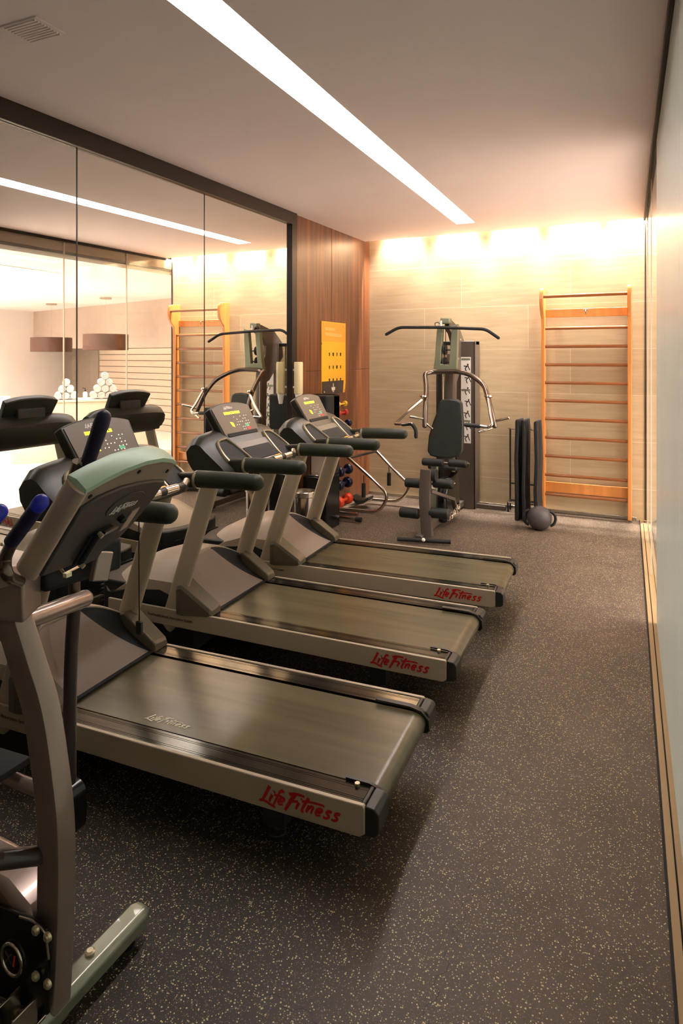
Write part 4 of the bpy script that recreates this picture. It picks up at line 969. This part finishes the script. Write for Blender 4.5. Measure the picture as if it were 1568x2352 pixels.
# back pad
bp = [(-2.056, 0.692), (-2.047, 0.843), (-2.011, 0.974), (-1.97, 1.084), (-1.953, 1.17), (-1.926, 1.201), (-1.847, 1.211), (-1.768, 1.205), (-1.725, 1.177), (-1.716, 1.093), (-1.704, 0.988), (-1.699, 0.862), (-1.699, 0.714), (-1.725, 0.662), (-1.825, 0.634), (-1.935, 0.631), (-2.024, 0.646)]
mb = MB(); mb.prism(bp, lambda x, z: (x, 6.20+(z-1)*.12, z), lambda x, z: (x, 6.26+(z-1)*.12, z)); mb.build('back_pad', 'vinyl', t, bevel=.018, seg=4)
mb = MB(); mb.box(-2.08,-1.78,6.24,6.46,.50,.55); mb.build('seat_pad', 'vinyl', t, bevel=.02, seg=3)
mb = MB(); mb.box(-1.965,-1.905,6.00,6.06,.16,.60); mb.box(-1.965,-1.905,6.06,6.5,.36,.41); st = mb.build('seat_post', 'gym_green', t, bevel=.006)
mb = MB(); mb.box(-1.952,-1.918,5.995,5.999,.36,.50); mb.build('chart', 'pale_ink', st)
def rollers(pa_, pb_, r, mat='foam'):
    mb = MB(); a, b = Vector(pa_), Vector(pb_); a.z = b.z = (a.z+b.z)/2
    mb.tube([a, b], r, 18, round_=False); o = mb.build('foam_roller', mat, t, bevel=.012, seg=3); return a, b
rollers((-2.039, 5.98, 0.613), (-1.828, 5.98, 0.619), .037); rollers((-1.781, 5.98, 0.618), (-1.602, 5.98, 0.627), .037)
mb = MB(); mb.tube([(-2.031, 5.98, 0.609), (-1.581, 5.98, 0.625)], .012, 12); mb.build('roller_axle', 'chrome', t)
rollers((-2.094, 5.66, 0.463), (-1.943, 5.66, 0.472), .043); rollers((-1.827, 5.66, 0.477), (-1.642, 5.66, 0.493), .043)
mb = MB(); mb.tube([(-2.081, 5.66, 0.46), (-1.622, 5.66, 0.491)], .012, 12); mb.build('roller_axle', 'chrome', t)
rollers((-2.115, 5.58, 0.202), (-1.936, 5.58, 0.22), .047); rollers((-1.838, 5.58, 0.227), (-1.658, 5.58, 0.245), .047)
mb = MB(); mb.tube([(-2.102, 5.58, 0.199), (-1.638, 5.58, 0.244)], .012, 12); mb.build('roller_axle', 'chrome', t)
q0, q1, q2 = Vector((-1.873, 5.6, 0.609)), Vector((-1.879, 5.58, 0.374)), Vector((-1.848, 5.55, 0.027))
mb = MB(); mb.sweep(cm([q0, q1, (q1+q2)/2+Vector((0,.0,0)), q2], 5), rrect(-.050,.050,-.030,.030,.006,2), up=(1,0,0)); lg_ = mb.build('leg_lever', 'gym_brown', t)
mb = MB(); mb.lathe([(.01,-.03),(.055,-.03),(.055,.03),(.01,.03)], q0+Vector((.055,.03,-.05)), 22, (1,0,0)); mb.build('pivot_hub', 'matte', lg_)
mb = MB(); mb.sweep([(-1.863, 5.68, 0.404), (-1.73, 5.95, 0.292), (-1.748, 6.1, 0.161)], rect(.014,.022), up=(0,0,1)); mb.build('lever_link', 'gym_brown', t, bevel=.003)
mb = MB(); mb.px([(5.95,.05),(5.95,.30),(6.10,.44),(6.42,.47),(6.46,.30),(6.44,.05)], -1.885, -1.80); mb.build('cam_guard', 'gloss_black', t, bevel=.03, seg=3)
mb = MB(); q = (-1.888, 6.05, 0.241); mb.tube([Vector(q)+Vector((.035*math.cos(a),0,.035*math.sin(a))) for a in [2*PI*k/20 for k in range(20)]], .009, 8, closed=True, up=(0,1,0)); mb.build('pulley', 'orange', t)
mb = MB(); rd = random.Random(2)
c0, c1 = Vector((-1.705, 5.75, 0.16)), Vector((-1.733, 6.15, 0.169))
for k in range(26):
    p = c0.lerp(c1, k/25)+Vector((rd.uniform(-.012,.012),0,rd.uniform(-.02,.02)))
    cc = [p+Vector((.012*math.cos(a), .009*math.sin(a)*(k % 2), .012*math.sin(a))) for a in [2*PI*j/8 for j in range(8)]]; mb.tube(cc, .003, 6, closed=True)
mb.build('chain', 'chrome', t)

# ---------------------------------------------------------------- wall bars
x0, x1 = -1.085, -.245; t = thing('wall_bars', 'tall varnished wooden wall bars fixed to the stone wall', 'wall bars', (-.665,7.0,0))
xa, xb = -1.075, -.255
for x, sgn in ((xa,1),(xb,-1)):
    prof = [(7.078,.02),(6.965,.02),(6.965,1.93),(6.955,2.02),(6.90,2.07),(6.862,2.13),(6.850,2.20),(6.858,2.28),(6.885,2.315),(6.93,2.325),(7.0,2.33),(7.078,2.33)]
    mb = MB(); mb.px(prof, x-.018, x+.018); mb.build('stile', 'orange_wood', t, bevel=.005)
zs = [1.915,1.728,1.541,1.355,1.17,.983,.79,.60,.405]
for z in [.205]+zs[::-1]:
    mb = MB(); mb.tube([(xa+.015,7.0,z),(xb-.015,7.0,z)], .0165, 14, flat=.8); mb.build('rung', 'rung', t)
mb = MB(); mb.tube([(xa+.015,6.885,2.235),(xb-.015,6.885,2.235)], .0175, 14); mb.build('rung', 'rung', t)
mb = MB(); mb.box(xa+.018,xb-.018,7.045,7.078,2.03,2.115); tb = mb.build('top_board', 'orange_wood', t, bevel=.003)
mb = MB(); mb.tube(fil([(-.665,7.03,2.10),(-.665,7.01,2.08),(-.665,7.02,2.055)], .01), .005, 8); mb.tube([(-.69,7.04,2.095),(-.64,7.04,2.095)], .004, 6); mb.build('hook', 'gym_brown', tb)
mb = MB(); mb.box(xa+.018,xb-.018,7.045,7.078,.22,.325); bb = mb.build('bottom_board', 'orange_wood', t, bevel=.003)
mb = MB(); mb.lathe([(.008,0),(.008,.004)], (-.64,7.044,.29), 10, (0,-1,0)); mb.build('screw', 'bolt', bb)

# ---------------------------------------------------------------- mat stand and hanging mats
t = thing('mat_stand', 'thin black tubular stand holding upright black mats', 'stand', (-1.25,6.8,0))
mb = MB()
L0, L1 = Vector((-1.413, 6.6, 0.012)), Vector((-1.11, 6.909, 0.012)); 
xs0, xs1 = -1.42, -1.10; ys0, ys1 = 6.915, 7.03
for x in (xs0, xs0+.10, xs1):
    mb.tube([(x,ys1,.0),(x,ys1,.86)], .009, 8)
mb.tube([(xs0,ys0,.0),(xs0,ys0,.10),(xs0,ys1,.10)], .010, 8)
for z in (.86,.28,.10): mb.tube([(xs0,ys1,z),(xs1,ys1,z)], .009, 8)
mb.build('frame', 'matte', t)
mb = MB(); mb.tube(fil([(xs0,ys1,.86),(xs0,ys1-.10,.87),(xs1,ys1-.10,.87),(xs1,ys1,.86)], .03), .007, 8); mb.build('hanging_rail', 'chrome', t)
mb = MB(); mb.tube([(xs0,ys0,.10),(xs1,ys0,.10),(xs1,ys1,.10)], .009, 8); mb.tube([(xs1,ys0,.10),(xs1,ys0,0)], .009, 8); mb.build('base', 'chrome', t)
for i, (px_, w, l) in enumerate((((-1.268, 6.72, 0.388),.036,'leftmost black folding mat, standing upright in the black stand'), ((-1.199, 6.72, 0.394),.032,'middle black folding mat, pressed against the leftmost mat in the stand'), ((-1.08, 6.72, 0.404),.036,'rightmost black folding mat, standing upright beside the wall bars'))):
    c = Vector(px_); top = [1.0,1.0,.99][i]; bot = [0,0,0][i]
    mb = MB(); R = []
    for z, s in ((bot,.8),(bot+.02,1),(.3,1.05),(.6,.95),(top-.10,1.0),(top-.02,.9),(top,.5)):
        R.append([Vector((c.x+a*w*s/.02*.5+(.006*math.sin(z*9+i)), c.y+b, z)) for a, b in ((-.02,-.15),(.02,-.15),(.025,.0),(.02,.15),(-.02,.15),(-.025,0))])
    mb.rings(R); o = mb.build('exercise_mat', 'matte', bevel=.008, seg=3); tag(o, l, 'exercise mat', 'black mats in the stand')
    mb = MB(); mb.tube([(c.x,c.y-.17,top+.0),(c.x,c.y-.17,top+.02)], .006, 8); mb.build('eyelet', 'chrome', o, world=False) if False else None

# ---------------------------------------------------------------- medicine ball
c = Vector((-1.005,6.315,.112)); t = thing('medicine_ball', 'round grey black medicine ball with side handles on the floor', 'medicine ball', (c.x,c.y,0))
mb = MB(); mb.sphere(c, .112, n=36, m=20); mb.build('ball', 'ball', t)
vd = Vector((.99,.16,0)).normalized()
for s in (-1,1):
    q = [c+vd*s*(.095+.048*math.sin(a))+Vector((0,0,.066*math.cos(a))) for a in [PI*k/14 for k in range(15)]]
    mb = MB(); mb.tube(q, .013, 12, flat=1.3); mb.build('handle', 'matte', t)

# ---------------------------------------------------------------- sit-up roller
t = thing('ab_roller', 'chrome sit up frame with black head rest on the floor by the walnut wall', 'sit-up frame', (-2.8,6.4,0))
def loopside(ps): return fil(ps, .12, 8)
n_ = [(-2.939, 6.22, 0.556), (-2.64, 6.22, 0.342), (-2.481, 6.22, 0.209), (-2.582, 6.22, 0.024), (-3.041, 6.2, 0.009)]
f_ = [(-2.806, 6.66, 0.581), (-2.56, 6.66, 0.359), (-2.399, 6.66, 0.222), (-2.529, 6.66, 0.049), (-2.883, 6.62, 0.052)]
for L_ in (n_, f_):
    L_ = [Vector(p) for p in L_]; L_[3].z = max(L_[3].z, .018); L_[4].z = max(L_[4].z, .018)
    mb = MB(); mb.tube(loopside(L_), .017, 14, round_=True); mb.build('side_tube', 'chrome', t)
mb = MB(); a, b = Vector((-2.939, 6.22, 0.556)), Vector((-2.806, 6.66, 0.581)); mb.tube([a,b], .017, 14, round_=True); mb.build('arm_bar', 'gym_tube', t)
mb = MB(); mb.tube([(-3.041, 6.22, 0.005), (-2.843, 6.6, 0.055)], .015, 12); mb.build('cross_tube', 'silver', t)
q = Vector((-2.867, 6.42, 0.046)); 
mb = MB(); mb.rings([[Vector((q.x+a, q.y+b, q.z+.005+h+.05*(a/.10)**2)) for a, b in ((-.10,-.07),(-.05,-.09),(0,-.095),(.05,-.09),(.10,-.07),(.10,.07),(.05,.09),(0,.095),(-.05,.09),(-.10,.07))] for h in (0,.03)]); mb.build('head_rest', 'vinyl', t, bevel=.006)
for p0, p1, p2 in (((-2.772, 6.24, 0.383), (-2.772, 6.24, 0.301), (-2.772, 6.24, 0.155)), ((-2.648, 6.64, 0.432), (-2.648, 6.64, 0.356), (-2.648, 6.64, 0.218))):
    mb = MB(); mb.tube([p0, p1], .007, 8); hg = mb.build('grip_rod', 'steel', t)
    mb = MB(); mb.tube([p1, p2], .0215, 14); mb.build('hand_grip', 'foam', hg)

# ---------------------------------------------------------------- dumbbell tree and dumbbells
t = thing('dumbbell_rack', 'slim upright dumbbell stand against the walnut wall', 'dumbbell stand', (-2.95,5.9,0))
mb = MB(); mb.box(-3.03,-2.99,5.80,5.98,.04,1.24); mb.build('column', 'gym_brown', t, bevel=.004)
mb = MB(); mb.tube([(-3.0,5.80,.035),(-2.66,5.80,.035)], .020, 12); mb.tube([(-3.0,5.98,.035),(-2.72,5.98,.035)], .020, 12); mb.build('foot_tube', 'steel', t)
mb = MB(); mb.tube([(-2.66,5.80,.035),(-2.60,5.80,.035)], .024, 12); mb.build('foot_cap', 'matte', t)
def dumbbell(mat, r):
    ln = .052+r*.9; 
    root = thing('dumbbell', '', 'dumbbell', (0,0,0), local=True)
    for s in (-1,1):
        mb = MB(); mb.lathe([(r*.35,-r*.72),(r*.80,-r*.62),(r,-r*.25),(r,r*.25),(r*.80,r*.62),(r*.35,r*.72)], (0,s*ln,0), 8 if r < .05 else 20, (0,1,0)); mb.build('head', mat, root, bevel=.004)
    mb = MB(); mb.tube([(0,-ln,0),(0,ln,0)], r*.33, 12); mb.build('handle', mat, root)
    return root
first = {}
for c, r, mat, l in (((-2.865, 5.9, 1.148),.030,'db_yellow','small yellow dumbbell at the top of the dumbbell stand'),
        ((-2.86, 5.9, 1.06),.033,'db_red','dark red dumbbell just under the yellow one on the stand'),
        ((-2.831, 5.9, 0.953),.040,'db_navy','navy dumbbell under the dark red one on the stand'),
        ((-2.836, 5.9, 0.485),.052,'db_navy','upper navy dumbbell of the two below the treadmill handrails'),
        ((-2.845, 5.9, 0.349),.055,'db_navy','lower navy dumbbell, just above the orange red one'),
        ((-2.845, 5.9, 0.183),.056,'db_orange','orange red dumbbell at the bottom of the dumbbell stand')):
    o = dumbbell(mat, r); o.location = c; o['label'] = l; o['group'] = 'dumbbells on the stand'
    a = MB(); a.tube([(-2.99,5.88,c[2]-r*.5),(c[0],5.88,c[2]-r*.42)], .008, 8); a.tube([(-2.99,5.93,c[2]-r*.5),(c[0],5.93,c[2]-r*.42)], .008, 8); a.build('cradle_arm', 'steel', t)

# ---------------------------------------------------------------- water cooler, cup dispenser, bin, poster
t = thing('water_cooler', 'tall black water cooler tower behind the farthest treadmill', 'water cooler', (-2.85,5.5,0))
mb = MB(); mb.box(-3.02,-2.765,5.38,5.66,.0,.50); mb.build('lower_body', 'gloss_black', t, bevel=.015, seg=3)
mb = MB(); mb.box(-3.02,-2.765,5.52,5.66,.50,1.26); mb.box(-3.02,-2.765,5.38,5.66,.92,1.26); mb.build('upper_body', 'matte', t, bevel=.015, seg=3)
mb = MB(); mb.box(-3.0,-2.785,5.515,5.525,.51,.91); mb.build('alcove_panel', 'grey_panel', t)
mb = MB(); mb.box(-2.99,-2.79,5.39,5.52,.50,.515); mb.build('drip_tray', 'chrome', t, bevel=.003)
for x in (-2.94,-2.86):
    mb = MB(); mb.tube(fil([(x,5.52,.86),(x,5.45,.86),(x,5.44,.80)], .02), .012, 10); mb.build('tap', 'chrome', t)
t = thing('cup_dispenser', 'cream tube cup dispenser on the edge of the mirror frame', 'cup dispenser', (-2.99,5.24,1.28))
mb = MB(); mb.lathe([(.038,0),(.041,.006),(.041,.285),(.036,.295)], (-2.985,5.24,1.28), 24); mb.build('tube', 'cream', t)
mb = MB(); mb.lathe([(.018,-.095),(.033,0)], (-2.985,5.24,1.278), 20); mb.build('paper_cup', 'cup', t)
mb = MB(); mb.box(-3.050,-3.02,5.245,5.265,1.33,1.35); mb.box(-3.050,-3.02,5.245,5.265,1.49,1.51); mb.build('bracket', 'white', t, bevel=.003)
t = thing('waste_bin', 'chrome cylindrical waste bin standing against the mirror', 'bin', (-2.83,5.07,0))
mb = MB(); mb.lathe([(.09,0),(.10,.005),(.10,.40),(.02,.40)], (-2.83,5.07,0), 32); mb.build('body', 'chrome', t)
mb = MB(); mb.lathe([(.104,.385),(.108,.39),(.108,.43),(.104,.435),(.092,.435),(.092,.402),(.02,.402)], (-2.83,5.07,0), 32); mb.build('rim', 'steel', t)
t = thing('exercise_poster', 'yellow exercise poster with rows of small figures on the walnut wall', 'poster', (-3.07,6.14,1.24))
px0, px1 = 5.865, 6.425
mb = MB(); mb.px([(px0,1.985),(px1,1.985),(px1,1.34),(px1-.02,1.24),(px1-.07,1.235),(px0,1.235),(px0,1.74),(px0+.012,1.755),(px0,1.77)], -3.078, -3.070); sh = mb.build('sheet', 'yellow', t)
mb = MB(); mb.px([(px0+.01,1.975),(px1-.01,1.975),(px1-.01,1.78),(px0+.01,1.78)], -3.070, -3.0695); mb.build('heading_block', 'orange', sh)
M['peach'] = pm('poster_peach', (244,178,96), .45, var=.02)
mb = MB(); mb.px([(px0+.07,1.925),(px0+.30,1.925),(px0+.30,1.895),(px0+.07,1.895)], -3.0695, -3.069); mb.px([(px0+.07,1.875),(px1-.10,1.865),(px1-.10,1.83),(px0+.07,1.84)], -3.0695, -3.069); mb.build('heading_lettering', 'peach', sh)
mb = MB(); mb.px([(px0+.0,1.37),(px1-.05,1.37),(px1-.07,1.235),(px0,1.235)], -3.0698, -3.069); dk = mb.build('footer_block', 'ell_dark', sh)
ym = (px0+px1)/2-.02
mb = MB(); mb.px([(ym-.045,1.305),(ym+.045,1.305),(ym+.035,1.27),(ym-.035,1.27)], -3.069, -3.0685); mb.px([(ym-.006,1.345),(ym+.006,1.345),(ym+.010,1.31),(ym-.010,1.31)], -3.069, -3.0685); mb.px([(ym-.02,1.265),(ym+.02,1.265),(ym,1.25)], -3.069, -3.0685); mb.build('emblem', 'pale_ink', dk)
mb = MB(); sk = MB(); rd = random.Random(8)
for r_ in range(3):
    for k in range(4):
        y = px0+.17+k*.088; z = 1.66-r_*.135
        sk.lathe([(.010,0),(.010,.0006)], (-3.0695,y,z+.045), 8, (1,0,0)); sk.px([(y-.008,z+.035),(y+.010,z+.035),(y+.012,z+.005),(y-.010,z+.005)], -3.0697, -3.0690)
        w = rd.uniform(.010,.018); mb.px([(y-w,z+.006),(y+w,z+.006),(y+w*.8,z-.022),(y+.002,z-.034),(y-w*.9,z-.024)], -3.0697, -3.0688)
sk.build('figure_top', 'peach', sh); mb.build('figure_shorts', 'ink', sh)
for y, z in ((px0+.045,1.95),(px1-.045,1.95),(px0+.05,1.262),(px1-.03,1.262)):
    q = MB(); q.lathe([(.010,0),(.010,.006)], (-3.070,y,z), 10, (1,0,0)); q.build('fixing', 'bolt', sh)
